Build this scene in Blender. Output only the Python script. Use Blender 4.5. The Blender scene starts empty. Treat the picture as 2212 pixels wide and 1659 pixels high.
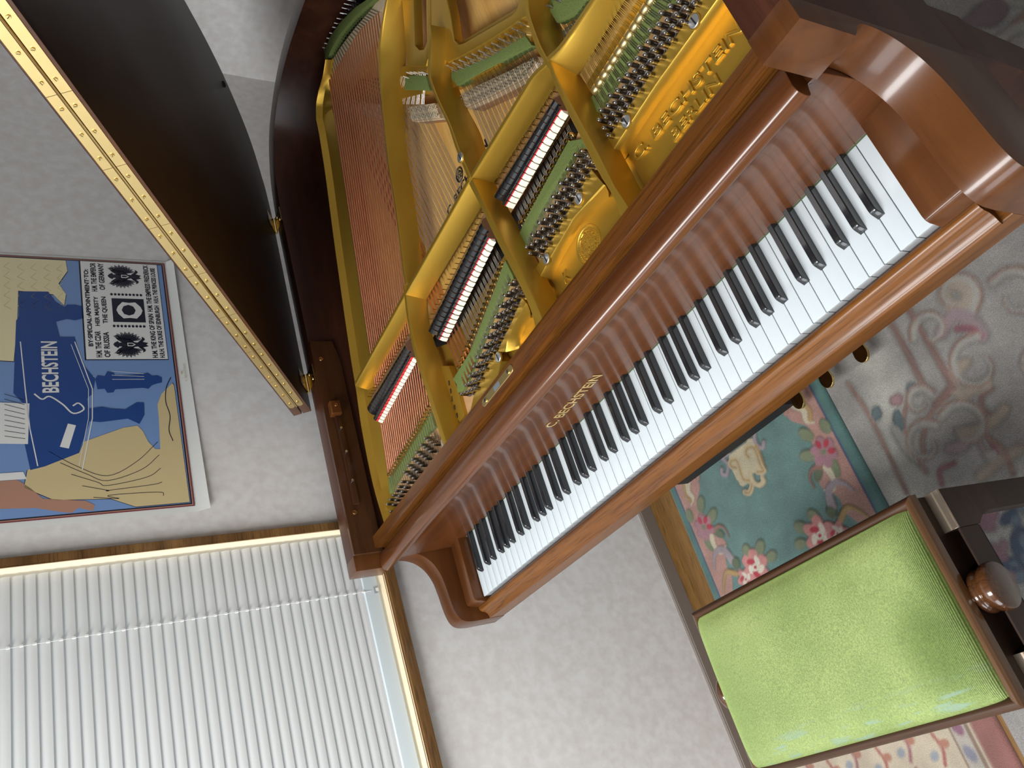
import bpy, bmesh, json, math, random
import numpy as np
from mathutils import Vector, Matrix
from mathutils.geometry import tessellate_polygon
random.seed(7)
S = bpy.context.scene
C = S.collection
# ---------------------------------------------------------------- camera
cd = bpy.data.cameras.new('camera'); cam = bpy.data.objects.new('camera', cd); C.objects.link(cam); S.camera = cam
cd.sensor_width = 36; cd.lens = 1747.632*36/2212; cd.clip_start = .02
Rr = Vector((0.4277185, -0.2845040, -0.8579710)); Uu = Vector((0.5271537, 0.8495594, -0.0189164)); Bb = Vector((0.7342791, -0.4441917, 0.5133496))
cam.matrix_world = Matrix(((Rr.x,Uu.x,Bb.x,1.588645),(Rr.y,Uu.y,Bb.y,-0.412597),(Rr.z,Uu.z,Bb.z,1.586749),(0,0,0,1)))
# ---------------------------------------------------------------- view + light
S.view_settings.view_transform = 'Standard'; S.view_settings.look = 'None'; S.view_settings.gamma = 1; S.view_settings.exposure = 0.13
try: S.view_settings.use_curve_mapping = False
except Exception: pass
S.cycles.max_bounces = 8
W = bpy.data.worlds.new('sky'); S.world = W; W.use_nodes = True
bg = W.node_tree.nodes['Background']; bg.inputs[0].default_value = (.86,.93,1,1); bg.inputs[1].default_value = 1.1
def area(name, loc, target, sx, sy, power, col=(1,1,1)):
    l = bpy.data.lights.new(name,'AREA'); l.shape='RECTANGLE'; l.size=sx; l.size_y=sy; l.energy=power; l.color=col
    o = bpy.data.objects.new(name,l); C.objects.link(o); o.location=loc
    o.rotation_euler=(Vector(target)-Vector(loc)).to_track_quat('-Z','Y').to_euler(); return o
area('daylight_front_window', (.85,-2.74,1.45), (.85,0,1.2), 1.7, 1.35, 36, (.90,.95,1))
area('ceiling_lamp_light', (.75,-1.05,2.36), (.75,-1.05,0), 1.5, .5, 54, (.97,.985,1))
DATA = json.loads(r'''{"flange_out":[[-0.0197,0.1946],[-0.0241,0.2142],[-0.0372,0.2961],[-0.0335,0.384],[-0.0238,0.4758],[-0.0016,0.5559],[-0.0043,0.5741],[0.0258,0.7275],[0.0698,0.9312],[0.118,1.1265],[0.1447,1.2673],[0.166,1.3331],[0.1994,1.3447],[0.2504,1.3482],[0.2857,1.3644]],"flange_in":[[-0.0282,0.2265],[-0.0302,0.2525],[-0.0101,0.3012],[-0.0026,0.3318],[0.0246,0.4214],[0.0517,0.5222],[0.0497,0.5402],[0.0789,0.69],[0.1203,0.8914],[0.1664,1.0837],[0.1951,1.2191],[0.2118,1.2882],[0.2155,1.333],[0.2256,1.3606],[0.2381,1.3784]],"cross_top":[[0.0183,0.5412],[0.3653,0.5383],[0.403,0.5374],[0.6035,0.5335],[0.7069,0.5331],[0.7931,0.5272],[0.9703,0.5156],[0.9896,0.4944],[1.1082,0.4804],[1.2112,0.4704]],"cross_bot":[[0.0434,0.5276],[0.2991,0.5256],[0.3132,0.5266],[0.4736,0.5244],[0.663,0.5202],[0.7144,0.5299],[0.9353,0.5113],[0.992,0.4772],[1.1216,0.4756],[1.2228,0.4746]],"s1":{"tl":[[0.3767,0.5593],[0.3672,0.5368],[0.3527,0.4947],[0.3442,0.4491],[0.3421,0.4055],[0.3454,0.3628],[0.3491,0.322],[0.3505,0.2826],[0.3538,0.2399],[0.357,0.2052]],"tr":[[0.3843,0.5535],[0.3774,0.535],[0.3674,0.5038],[0.3596,0.4554],[0.3571,0.4155],[0.3606,0.3673],[0.3648,0.3262],[0.368,0.2826],[0.3709,0.2293],[0.3741,0.1921]],"br":[[0.3896,0.5276],[0.3789,0.5119],[0.3611,0.4897],[0.3501,0.4535],[0.3691,0.4076],[0.3647,0.3522],[0.3573,0.3191],[0.3491,0.2923],[0.3486,0.252],[0.3513,0.2138]]},"s2":{"tl":[[0.703,0.5303],[0.7125,0.4802],[0.7152,0.4542],[0.7226,0.3896],[0.7309,0.3407],[0.74,0.2854],[0.7448,0.2465],[0.7451,0.2124],[0.7377,0.1917]],"tr":[[0.719,0.5236],[0.726,0.4763],[0.7294,0.4506],[0.7397,0.387],[0.749,0.3357],[0.758,0.2829],[0.7622,0.2525],[0.7654,0.2193],[0.7662,0.1972]],"br":[[0.7208,0.5277],[0.7078,0.4964],[0.7217,0.4539],[0.7456,0.3968],[0.737,0.3892],[0.7347,0.3566],[0.7348,0.313],[0.7425,0.265],[0.7494,0.237]]},"s3":{"tl":[[0.9854,0.5036],[0.978,0.4702],[0.9802,0.3985],[0.984,0.3339],[0.9859,0.2823],[0.9925,0.2338],[0.9934,0.2135],[0.9865,0.1941]],"tr":[[0.9912,0.4924],[0.9885,0.4708],[0.9946,0.3956],[0.999,0.3328],[1.0019,0.2827],[1.0027,0.2324],[1.0078,0.2163],[1.0093,0.2013]],"br":[[0.993,0.4805],[0.994,0.4734],[1.0024,0.4301],[0.9987,0.4103],[0.9893,0.3642],[0.9904,0.3045],[0.9908,0.2609],[0.9939,0.2369]]},"ra":{"tl":[[0.6953,1.1371],[0.6448,1.1156],[0.6074,1.1078],[0.5646,1.0937],[0.5364,1.0407],[0.5116,0.9805],[0.4832,0.9036],[0.4552,0.8279],[0.4427,0.7528],[0.4151,0.6625],[0.3829,0.5641]],"tr":[[0.7013,1.1283],[0.6506,1.1077],[0.6135,1.0996],[0.5713,1.0852],[0.5432,1.0325],[0.5183,0.9728],[0.4898,0.8965],[0.4626,0.8205],[0.4499,0.746],[0.4225,0.6561],[0.3923,0.5568]],"br":[[0.671,1.1916],[0.633,1.1495],[0.6099,1.1023],[0.5847,1.0431],[0.5479,1.0295],[0.5236,0.9787],[0.491,0.9059],[0.467,0.8442],[0.4426,0.7597],[0.4125,0.6696],[0.3761,0.5869]]},"rb":{"tl":[[0.7494,0.8896],[0.7238,0.8555],[0.7103,0.8393],[0.6951,0.8319],[0.6934,0.8107],[0.6941,0.752],[0.7045,0.677],[0.7011,0.6219],[0.7059,0.5439]],"tr":[[0.7573,0.8793],[0.7319,0.8455],[0.7171,0.831],[0.7047,0.8237],[0.7017,0.8009],[0.7044,0.7404],[0.7128,0.6705],[0.7118,0.6132],[0.7181,0.5375]],"br":[[0.7088,0.9583],[0.7012,0.898],[0.7058,0.8571],[0.6996,0.8299],[0.6927,0.7947],[0.6941,0.7547],[0.7134,0.696],[0.7199,0.635],[0.7115,0.5913]]},"rc":{"tl":[[1.0142,0.6763],[0.9909,0.6412],[0.9841,0.6178],[0.9776,0.5804],[0.9741,0.5441],[0.9806,0.5032]],"tr":[[1.0241,0.662],[1.001,0.6272],[0.9913,0.6048],[0.9884,0.5724],[0.9864,0.5392],[0.9896,0.4944]],"br":[[1.0139,0.6961],[0.9917,0.6577],[0.9862,0.6254],[0.9823,0.596],[0.9829,0.5691],[0.9947,0.533]]},"tailU":[[0.7812,1.0395],[0.7461,0.9877],[0.7172,0.9413],[0.7018,0.8919],[0.7275,0.8243],[0.7772,0.7853],[0.8605,0.7232],[0.9454,0.6663],[0.966,0.6515],[0.9909,0.6521],[1.0346,0.6703],[0.9889,0.7369],[0.9558,0.7001],[0.9434,0.6946],[0.9277,0.7003],[0.7914,0.8033],[0.7767,0.818],[0.7686,0.84],[0.7845,0.8912],[0.7912,0.9258],[0.8165,0.9882]],"tailL":[[0.6922,1.1702],[0.6541,1.1145],[0.5955,0.9765],[0.6568,0.9023],[0.6906,0.9133],[0.7789,1.0437],[0.7644,1.0648],[0.7301,1.0103],[0.6869,0.9388],[0.6681,0.9386],[0.6528,0.9563],[0.6445,0.9809],[0.6918,1.0628],[0.7244,1.1232]],"felt":[[[0.0011,0.3097],[0.071,0.3122],[0.1386,0.3168],[0.2082,0.322],[0.2683,0.3322],[0.2732,0.3255],[0.2737,0.2854],[0.2171,0.292],[0.1572,0.2912],[0.0981,0.2884],[0.0618,0.2828],[0.0097,0.2801],[-0.0389,0.2685],[-0.0547,0.2757],[-0.03,0.3074]],[[0.6787,0.3866],[0.6835,0.3539],[0.6847,0.3388],[0.6604,0.3476],[0.6155,0.3388],[0.5677,0.3282],[0.5238,0.3131],[0.4803,0.3004],[0.4226,0.2823],[0.3995,0.2901],[0.4052,0.3057],[0.3966,0.3218],[0.4847,0.3271],[0.5554,0.3475],[0.6222,0.3668]],[[0.9533,0.3885],[0.9531,0.3657],[0.922,0.3872],[0.8713,0.3827],[0.8176,0.378],[0.7634,0.3704],[0.7352,0.3558],[0.7289,0.3677],[0.7381,0.3923],[0.7682,0.3985],[0.8589,0.408],[0.924,0.4139]],[[1.1562,0.427],[1.1877,0.3856],[1.1606,0.4009],[1.1323,0.4024],[1.1051,0.401],[1.0793,0.4],[1.0526,0.399],[1.0266,0.3969],[1.001,0.3968],[0.987,0.3899],[0.9874,0.405],[0.9944,0.4231],[1.0302,0.4236],[1.0835,0.4229]],[[0.7173,0.8135],[0.8304,0.7175],[0.9294,0.6489],[0.9342,0.6188],[0.8829,0.6567],[0.7982,0.7189],[0.7202,0.7724],[0.711,0.8041]],[[0.5687,0.9814],[0.6377,0.8996],[0.6333,0.8612],[0.5476,0.9613]],[[1.0007,0.6414],[0.9972,0.6188],[0.9997,0.5886],[1.0315,0.5641],[1.0704,0.5544]],[[0.2555,1.3862],[0.3093,1.3794],[0.3799,1.353],[0.4605,1.3052],[0.5427,1.2461],[0.5834,1.2154],[0.5563,1.2527],[0.4863,1.314],[0.4036,1.3715],[0.3314,1.4108],[0.2798,1.4207]]],"bassF":[[0.02,0.3003],[0.0412,0.302],[0.1623,0.3088],[0.2217,0.3112],[0.2971,0.3206]],"bassR":[[0.2431,1.344],[0.2838,1.3361],[0.3351,1.314],[0.4566,1.2676],[0.5922,1.1775]],"bassH":[[0.2575,1.458],[0.2947,1.4509],[0.3535,1.4354],[0.4115,1.4157],[0.4668,1.3969]],"bassbr":[[[0.2581,1.3863],[0.3462,1.3503],[0.4453,1.2986],[0.5263,1.2513],[0.5792,1.2255]],[[0.2337,1.3516],[0.3262,1.3216],[0.4485,1.275],[0.58,1.1894],[0.6136,1.1781]]],"t2F":[[0.4232,0.3255],[0.6711,0.3902]],"t2R":[[0.2399,1.2629],[0.5929,0.8667]],"t3F":[[0.7471,0.4039],[0.9382,0.4193]],"t3R":[[0.7266,0.7414],[0.9315,0.5962]],"t4F":[[1.0021,0.4314],[1.1701,0.4341]],"t4R":[[0.9929,0.5725],[1.1195,0.5724]],"t3H":[[0.7164,0.8264],[0.9278,0.671]],"t2H":[[0.3746,1.1968],[0.6396,0.9017]],"t4H":[[0.995,0.6322],[1.0528,0.6067]],"hitch":[[0.7247,0.8201],[0.7453,0.8025],[0.7663,0.7842],[0.7861,0.7683],[0.8062,0.7516],[0.8252,0.7371],[0.8448,0.7222],[0.8639,0.708],[0.8834,0.6954],[0.9021,0.683],[0.9214,0.6724],[0.9393,0.6631],[0.7355,0.7964],[0.7568,0.7782],[0.7763,0.7617],[0.7957,0.7463],[0.8159,0.7307],[0.8354,0.7155],[0.8544,0.7008],[0.8741,0.6884],[0.8932,0.6763],[0.9119,0.6647],[0.9305,0.6541],[0.5932,0.9578],[0.6053,0.9445],[0.6187,0.9285],[0.6341,0.9101],[0.6451,0.897],[0.5768,0.9651],[1.0056,0.6171],[1.0243,0.6061]],"hitchB":[[0.2811,1.4243],[0.2986,1.4185],[0.3184,1.4149],[0.3397,1.4074],[0.363,1.4001],[0.3781,1.3962],[0.3973,1.389],[0.4198,1.3794],[0.4363,1.3774],[0.4516,1.3723],[0.4678,1.3658]],"bridge":[[[0.7067,0.7705],[0.7704,0.7234],[0.8559,0.6584],[0.9209,0.6139],[0.9163,0.6049],[0.8806,0.6076],[0.7976,0.6645],[0.7048,0.7316]],[[0.5232,0.9396],[0.6182,0.8443],[0.6191,0.7989],[0.5166,0.9016]],[[0.9697,0.5961],[1.0481,0.5553],[1.0533,0.5295],[0.9777,0.5665]],[[0.2461,1.2828],[0.4556,1.0152],[0.4415,0.9868],[0.2182,1.2632]]],"damp":[{"front":[[0.0568,0.4162],[0.3014,0.4288]],"red":[[0.0716,0.418],[0.3101,0.4266]],"back":[[0.0368,0.48],[0.3081,0.4739]],"n":20},{"front":[[0.4168,0.3945],[0.6751,0.4293]],"red":[[0.421,0.3915],[0.6923,0.428]],"back":[[0.392,0.4466],[0.6849,0.4775]],"n":21},{"front":[[0.7492,0.4365],[0.948,0.4438]],"red":[[0.7547,0.4344],[0.9564,0.4379]],"back":[[0.735,0.4846],[0.9563,0.4729]],"n":16}],"web2":[[0.3976,0.4124],[0.4494,0.408],[0.5467,0.4079],[0.663,0.4131],[0.6626,0.4007],[0.6051,0.3806],[0.5371,0.3609],[0.4652,0.3402],[0.386,0.3283]],"web1":[[0.3413,0.4343],[0.3898,0.4105],[0.4118,0.3703],[0.4237,0.3251],[0.3813,0.3073],[0.3268,0.306],[0.3239,0.3392],[0.3383,0.391]],"pins":{"s4":{"A":[[1.0175,0.3749],[1.1724,0.38]],"n":6.09,"off":[[[1.0939,0.3785],[1.0939,0.3785]],[[1.0939,0.3785],[1.1086,0.3712]],[[1.0939,0.3785],[1.0958,0.3624]],[[1.0939,0.3785],[1.1102,0.3536]],[[1.0939,0.3785],[1.1243,0.3468]],[[1.0939,0.3785],[1.1118,0.3381]]],"k":[-1,9]},"s3":{"A":[[0.7876,0.3476],[0.9403,0.3678]],"n":6,"off":[[[0.8649,0.3577],[0.8649,0.3577]],[[0.8649,0.3577],[0.8795,0.351]],[[0.8649,0.3577],[0.8673,0.3428]],[[0.8649,0.3577],[0.8857,0.3345]],[[0.8649,0.3577],[0.8993,0.3287]],[[0.8649,0.3577],[0.8879,0.32]]],"k":[-1,7]},"s2":{"A":[[0.5513,0.2934],[0.6881,0.327]],"n":6,"off":[[[0.6198,0.3106],[0.6198,0.3106]],[[0.6198,0.3106],[0.6329,0.3061]],[[0.6198,0.3106],[0.646,0.3005]],[[0.6198,0.3106],[0.6587,0.2957]],[[0.6198,0.3106],[0.6718,0.2913]]],"k":[-5,7]}},"pinsB":[[[-0.0148,0.2487],[0.0168,0.2323]],[[0.0066,0.2504],[0.0376,0.2341]],[[0.0283,0.2506],[0.0587,0.2344]],[[0.0493,0.2511],[0.0791,0.235]],[[0.0699,0.2516],[0.0992,0.2356]],[[0.0915,0.2532],[0.1202,0.2374]],[[0.1145,0.2651],[0.1261,0.2543],[0.1384,0.2437],[0.1501,0.2326]],[[0.1414,0.267],[0.1526,0.2563],[0.1646,0.2458],[0.176,0.2348]],[[0.1685,0.2684],[0.1794,0.2579],[0.191,0.2475],[0.2021,0.2366]],[[0.1958,0.2704],[0.2063,0.26],[0.2176,0.2496],[0.2284,0.2388]],[[0.2247,0.272],[0.2349,0.2617],[0.2459,0.2515],[0.2563,0.2408]],[[0.2504,0.2741],[0.2603,0.2639],[0.271,0.2537],[0.2811,0.2432]],[[0.0136,0.2275],[-0.0046,0.2259],[-0.0264,0.2277]]],"bar4":{"back":[[0.9942,0.3407],[1.0503,0.3413],[1.214,0.3442],[1.2687,0.3458]],"edge":[[0.9779,0.316],[1.1106,0.3217],[1.2346,0.3187],[1.3093,0.3198]],"low":[[0.9728,0.3137],[1.0859,0.3191],[1.2261,0.3159],[1.2942,0.3173]]},"bar3":{"back":[[0.725,0.3047],[0.8414,0.3173],[0.9473,0.3329]],"edge":[[0.7236,0.281],[0.7963,0.2936],[0.8782,0.3027],[0.9584,0.2907]],"low":[[0.7259,0.2754],[0.7932,0.2901],[0.8759,0.3015],[0.9397,0.3017]]},"bar2":{"back":[[0.5778,0.2648],[0.645,0.279],[0.6946,0.2932]],"edge":[[0.6034,0.2477],[0.6179,0.2609],[0.6542,0.2705],[0.7001,0.2775]],"low":[[0.6162,0.2506],[0.6345,0.2615],[0.6524,0.2665],[0.6748,0.2679]]},"screws":[[1.1969,0.3301],[1.041,0.328],[0.9033,0.317],[0.7872,0.2992],[0.577,0.2538],[0.3048,0.2349],[0.9973,0.2058],[0.7531,0.2062],[0.7093,0.5914]],"medal":[[0.8649,0.2647],[0.8338,0.2837],[0.8967,0.2521],[0.8857,0.2898],[0.8345,0.2512]],"Klet":[[0.7902,0.2614],[0.8015,0.2692],[0.7935,0.2524]],"name":{"C":[[1.0095,0.2849],[1.0099,0.2997],[1.2241,0.2753],[1.2241,0.2963]],"B":[[1.079,0.2529],[1.0763,0.2664],[1.1698,0.2514],[1.1718,0.2724]]},"nums":[[0.3781,0.3269],[0.3757,0.3101],[0.3735,0.2941],[0.3724,0.2753],[0.3725,0.2571],[0.3722,0.2403]],"numplate":[[0.3665,0.3728],[0.3916,0.3566],[0.4017,0.2961],[0.3985,0.2417],[0.3951,0.2399],[0.3485,0.2407],[0.3481,0.2608],[0.3508,0.2996],[0.3569,0.337]],"sbtext":[[0.4847,0.6715],[0.5017,0.6708],[0.5868,0.6768]],"sbcrest":[[0.5674,0.7018],[0.5763,0.7151],[0.5546,0.7131]],"capo":[[1.008,0.4225],[1.1519,0.4249]],"rim":[[0.3611,1.4828],[0.2513,1.4974],[0.1327,1.493],[0.0248,1.4512],[-0.041,1.4043],[-0.0899,1.3153],[-0.1021,1.2553],[-0.0659,1.17]],"liner":[[0.7176,0.9889],[0.718,0.9406],[0.6693,0.9408],[0.5358,0.9408],[0.6582,0.9216],[0.5559,0.9217]],"slider":[[0.5333,0.9699],[0.5325,0.9481],[0.4972,0.951],[0.4981,0.9706],[0.5208,0.9573],[0.2508,0.9616],[0.2701,0.9576],[0.4973,0.9543],[0.458,0.9583],[0.3956,0.9585],[0.3222,0.9581],[0.6633,0.9644]],"stretcher_lock":[[0.5548,0.175],[0.5714,0.1626],[0.6552,0.1862],[0.6645,0.1739]],"pedal":[[0.6823,0.1752],[0.5756,0.1744],[0.4836,0.1739],[0.6888,0.181],[0.6588,0.1765],[0.597,0.1809],[0.5706,0.1725],[0.5123,0.1828],[0.4842,0.1741]],"blackbox":[[[0.0566,0.2236],[0.4024,0.2251],[-0.0096,0.235],[0.4216,0.2242]],[[0.1532,0.1835],[0.4772,0.185],[0.0911,0.1941],[0.4952,0.1841]],[[0.2497,0.1434],[0.5519,0.1448],[0.1918,0.1533],[0.5687,0.144]],[[0.3463,0.1033],[0.6267,0.1046],[0.2925,0.1125],[0.6423,0.1038]]],"poster_c":[[1.1085,1.2787],[1.0888,1.2471],[0.3714,1.235],[0.3715,1.2486]],"poster_txt":[[1.0878,1.468],[1.0919,1.2912],[0.7795,1.2805],[0.7821,1.4603]],"frame_r":[[0.2972,0.9501],[0.2619,0.9524],[0.2974,1.6411],[0.2609,1.6411]],"sill":[[0.1654,0.8437],[-0.2904,0.8418],[0.1465,0.8754],[-0.2794,0.8861],[0.1508,0.865],[-0.2811,0.879]],"slat":[[0.2728,1.6372],[0.2728,1.6149],[0.2728,1.5929],[0.2728,1.5711],[0.2727,1.5488],[0.2727,1.5264],[0.2727,1.5031],[0.2727,1.481],[0.2727,1.4585],[0.2726,1.4364],[0.2726,1.4143],[0.2726,1.3925],[0.2726,1.3704],[0.2726,1.3481],[0.2726,1.3255],[0.2725,1.3042],[0.2725,1.2809],[0.2725,1.2591]],"seam":[[0.1328,0.8468],[0.127,0.2299]],"cordblind":[[0.1178,1.6424],[0.1305,1.0065],[0.1235,0.8771]],"P":{"border":[[1.096,1.6395],[1.0955,1.4697],[1.0939,1.2809],[0.3836,1.2684],[0.3827,1.6409]],"piano":[[0.9848,1.6016],[0.9868,1.5399],[0.9552,1.5248],[0.9404,1.507],[0.9478,1.501],[0.9485,1.4836],[0.9419,1.4645],[0.9075,1.466],[0.9004,1.4856],[0.9038,1.5026],[0.8951,1.5266],[0.8499,1.5195],[0.8503,1.4883],[0.7745,1.4776],[0.7282,1.4509],[0.6883,1.4574],[0.6739,1.4699],[0.612,1.4684],[0.5314,1.4934],[0.5031,1.5592],[0.4966,1.5858],[0.5768,1.5978],[0.6496,1.5866],[0.6931,1.615],[0.8957,1.6079],[0.909,1.6024]],"leg":[[0.7282,1.4509],[0.7383,1.4455],[0.7355,1.4306],[0.7497,1.424],[0.7454,1.4109],[0.7366,1.4076],[0.7408,1.3467],[0.7443,1.3365],[0.7352,1.3272],[0.7361,1.3151],[0.7296,1.3055],[0.7149,1.3068],[0.7125,1.3171],[0.7076,1.3295],[0.6975,1.3382],[0.7004,1.3498],[0.6979,1.41],[0.6895,1.4143],[0.6884,1.4276],[0.7001,1.4325],[0.699,1.4476]],"pedals":[[0.647,1.4668],[0.6508,1.4409],[0.6452,1.4226],[0.6415,1.3927],[0.6603,1.3665],[0.6587,1.3511],[0.6249,1.3526],[0.6,1.3652],[0.6158,1.3888],[0.609,1.4468],[0.613,1.4684]],"gown":[[0.5603,1.4816],[0.5922,1.3998],[0.5963,1.3693],[0.5812,1.3591],[0.5518,1.35],[0.5309,1.3364],[0.5302,1.3258],[0.6135,1.3216],[0.6536,1.3213],[0.6838,1.3095],[0.7143,1.2825],[0.708,1.279],[0.3847,1.2702],[0.3867,1.3885],[0.4126,1.4364],[0.4203,1.5448],[0.4552,1.5994],[0.4972,1.5924],[0.5194,1.542],[0.5499,1.5308],[0.5314,1.4934]],"wing":[[1.092,1.6395],[1.0915,1.4979],[1.0534,1.4953],[1.0118,1.5162],[0.9785,1.5011],[0.9437,1.5061],[0.9772,1.5288],[0.9848,1.6016],[0.8984,1.6043],[0.778,1.6126],[0.8105,1.6401]],"hair":[[0.4801,1.6407],[0.4751,1.6089],[0.454,1.5865],[0.4266,1.5643],[0.4133,1.4848],[0.4017,1.4682],[0.3852,1.4725],[0.3987,1.4989],[0.3876,1.5128],[0.3935,1.5358],[0.4064,1.5777],[0.4366,1.622],[0.4529,1.6408]],"page":[[0.6976,1.6403],[0.6646,1.5847],[0.5606,1.5891],[0.5928,1.6405]],"keys":[[0.6086,1.5114],[0.6031,1.4957],[0.5441,1.512],[0.5498,1.5291]],"face":[[0.497,1.6407],[0.4911,1.6216],[0.4934,1.5989],[0.4758,1.5927],[0.478,1.6407]],"T1":[[0.8389,1.5692],[0.6904,1.5264],[0.6924,1.5616]],"margin":[[0.7163,1.2514],[0.7674,1.2512]]},"R":{"gedge":[[0.5142,0.2261],[0.5232,-0.0938]],"gblue":[[0.4889,0.2274],[0.4902,0.1053],[0.4864,-0.0936]],"lblue":[[-0.0546,0.2255],[-0.0597,0.1525],[-0.0662,0.0664],[-0.0736,-0.0067],[-0.0641,-0.0936]],"ledge":[[-0.0852,0.2318],[-0.0904,0.177],[-0.0885,0.1016],[-0.0878,0.0393],[-0.0867,-0.0931]],"pinkin":[[0.4166,0.2081],[0.4403,0.1516],[0.4311,0.1101],[0.3959,0.0733],[0.3467,0.052],[0.3739,-0.0238],[0.3675,-0.0515],[0.3207,-0.053],[0.2798,-0.08],[0.1761,-0.0879]],"pinkinL":[[0.0262,0.2027],[0.0098,0.1526],[0.0529,0.1225],[0.0807,0.05],[0.0333,0.0108],[0.0408,-0.0453],[0.0715,-0.0851]],"flowR":[[0.4426,0.0788]],"flowL":[[-0.0051,0.0869]],"rose1":[[0.3221,-0.0734]],"rose2":[[0.0959,-0.0687]],"leafs":[[0.4271,0.1402],[0.4824,0.1233],[0.3893,0.0998],[0.445,0.0261],[0.3959,0.0461],[0.0015,0.1459],[0.0397,0.1081],[-0.0484,0.1316],[0.0417,0.0468],[-0.0264,0.0299],[0.0267,-0.0448],[0.0801,-0.0176],[0.1344,-0.03],[0.153,-0.0836],[0.2787,-0.035],[0.3383,-0.0165],[0.3892,-0.0438],[0.2591,-0.0936],[0.206,-0.0905]],"motif":[[0.1666,0.2056],[0.2061,0.2106],[0.2528,0.1959],[0.2638,0.1603],[0.2575,0.1195],[0.2459,0.0963],[0.2182,0.1],[0.1905,0.0888],[0.1741,0.1063],[0.1707,0.1228],[0.1558,0.155],[0.1597,0.1836]],"scrollL":[[0.2973,0.2019],[0.2781,0.1825],[0.2882,0.1672]],"scrollL2":[[0.1418,0.2132],[0.1511,0.193],[0.1305,0.1726]],"lav":[[0.413,0.002],[0.4404,-0.0067],[0.4668,-0.0322],[0.3978,-0.0216],[0.3783,-0.0345]],"lav2":[[-0.0177,0.0016],[0.0114,-0.0],[0.04,-0.0354],[-0.0382,-0.03]],"cwarm":[[0.2864,0.2482],[0.2194,0.1336],[0.2714,0.0603]],"m_body":[[0.1778,0.2102],[0.2271,0.2111],[0.2692,0.2113],[0.27,0.1807],[0.2616,0.1442],[0.2586,0.12],[0.228,0.1315],[0.2143,0.1383],[0.1918,0.1196],[0.17,0.1226],[0.1647,0.1478],[0.1632,0.1791]],"m_l":[[0.182,0.1703],[0.17,0.1795],[0.1716,0.1921],[0.1907,0.188],[0.1932,0.1734],[0.1884,0.1512],[0.1893,0.132],[0.2054,0.1204],[0.2029,0.1069],[0.185,0.0969],[0.1731,0.1044]],"m_r":[[0.2342,0.1732],[0.2311,0.1862],[0.2431,0.195],[0.2613,0.1872],[0.2617,0.1664],[0.258,0.1386],[0.2589,0.1228],[0.2392,0.129]],"m_t":[[0.2171,0.137],[0.2133,0.1166],[0.225,0.0992],[0.2441,0.0998],[0.2449,0.1103]],"m_lr":[[0.2848,0.2179],[0.2751,0.2005],[0.2765,0.1829],[0.2878,0.1731],[0.2975,0.1828]],"m_ll":[[0.1772,0.2136],[0.1511,0.2162],[0.1595,0.1905],[0.1413,0.1708],[0.1274,0.1796],[0.1328,0.1905]],"m_dots":[[0.3969,0.2106],[0.0388,0.2095]],"strokes":[["brn",[[0.5761,0.1827],[0.5834,0.0883],[0.5733,-0.0874]]],["brn",[[0.6923,0.0847],[0.6473,0.0433],[0.6295,-0.0137],[0.635,-0.0692]]],["brn",[[0.7832,0.1289],[0.776,0.0502],[0.7102,0.028],[0.665,-0.0081],[0.6471,-0.0432]]],["brn2",[[0.7327,0.1627],[0.7281,0.0839]]],["mauve",[[0.7422,-0.0421],[0.763,-0.0728],[0.761,-0.0946]]],["red",[[0.6969,-0.0807],[0.6636,-0.0795],[0.6517,-0.105]]],["red",[[0.7842,-0.0765],[0.7796,-0.108],[0.7602,-0.1204]]],["brn2",[[0.8407,0.0064],[0.8148,0.0025],[0.805,-0.0191],[0.816,-0.0447]]],["tan",[[0.8254,0.076],[0.7853,0.0649],[0.7835,0.0294],[0.8377,0.02]]],["tan",[[0.8387,-0.0387],[0.7928,-0.0507],[0.7428,-0.0346]]],["tan",[[0.8203,-0.1145],[0.7725,-0.1192],[0.7285,-0.1271]]],["brn",[[0.7809,-0.0633],[0.7953,-0.1013],[0.7875,-0.1488]]]],"leaf2":[["teal",[[0.6124,0.1022],[0.5904,0.0755]]],["teal",[[0.6473,0.073],[0.6265,0.0254]]],["teal",[[0.6954,0.1042],[0.7088,0.0747]]],["pinkb",[[0.6414,0.0938],[0.6749,0.0866]]],["mauve",[[0.7433,-0.0661],[0.6928,-0.0471]]],["cream",[[0.7705,-0.092],[0.7703,-0.1106]]],["cream",[[0.6188,0.0509],[0.6277,-0.0454]]]],"tstrokes":[["brn2",[[0.7355,0.2376],[0.7333,0.1757],[0.7271,0.098]]],["brn2",[[0.7834,0.2313],[0.7818,0.1564],[0.7768,0.0475]]],["tan",[[0.8752,0.2387],[0.9016,0.1978],[0.8857,0.1729],[0.8622,0.187],[0.8605,0.2156]]],["mauve",[[0.8145,0.1539],[0.8565,0.1676],[0.878,0.1356],[0.8788,0.1026]]],["red",[[0.8465,0.1416],[0.8686,0.1259],[0.8767,0.1041]]],["brn2",[[0.7682,0.0496],[0.7275,0.0386]]],["pur",[[1.2354,0.6177],[1.2057,0.6276],[1.1827,0.6331]]],["pur",[[1.2028,0.6149],[1.2028,0.6313],[1.2244,0.6244],[1.2397,0.6118],[1.235,0.5965],[1.2168,0.5964],[1.2036,0.6193]]]],"navy":[[0.7347,-0.2145],[0.7557,-0.199],[0.7294,-0.258],[0.6822,-0.2914],[0.6842,-0.306],[0.7177,-0.2879]],"mv2":[[0.6797,-0.1977],[0.6885,-0.2088],[0.7006,-0.1959],[0.6812,-0.263],[0.6614,-0.3183]],"R3edge":[[0.5122,-0.5354],[0.5097,-0.6045]]}}''')
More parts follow.
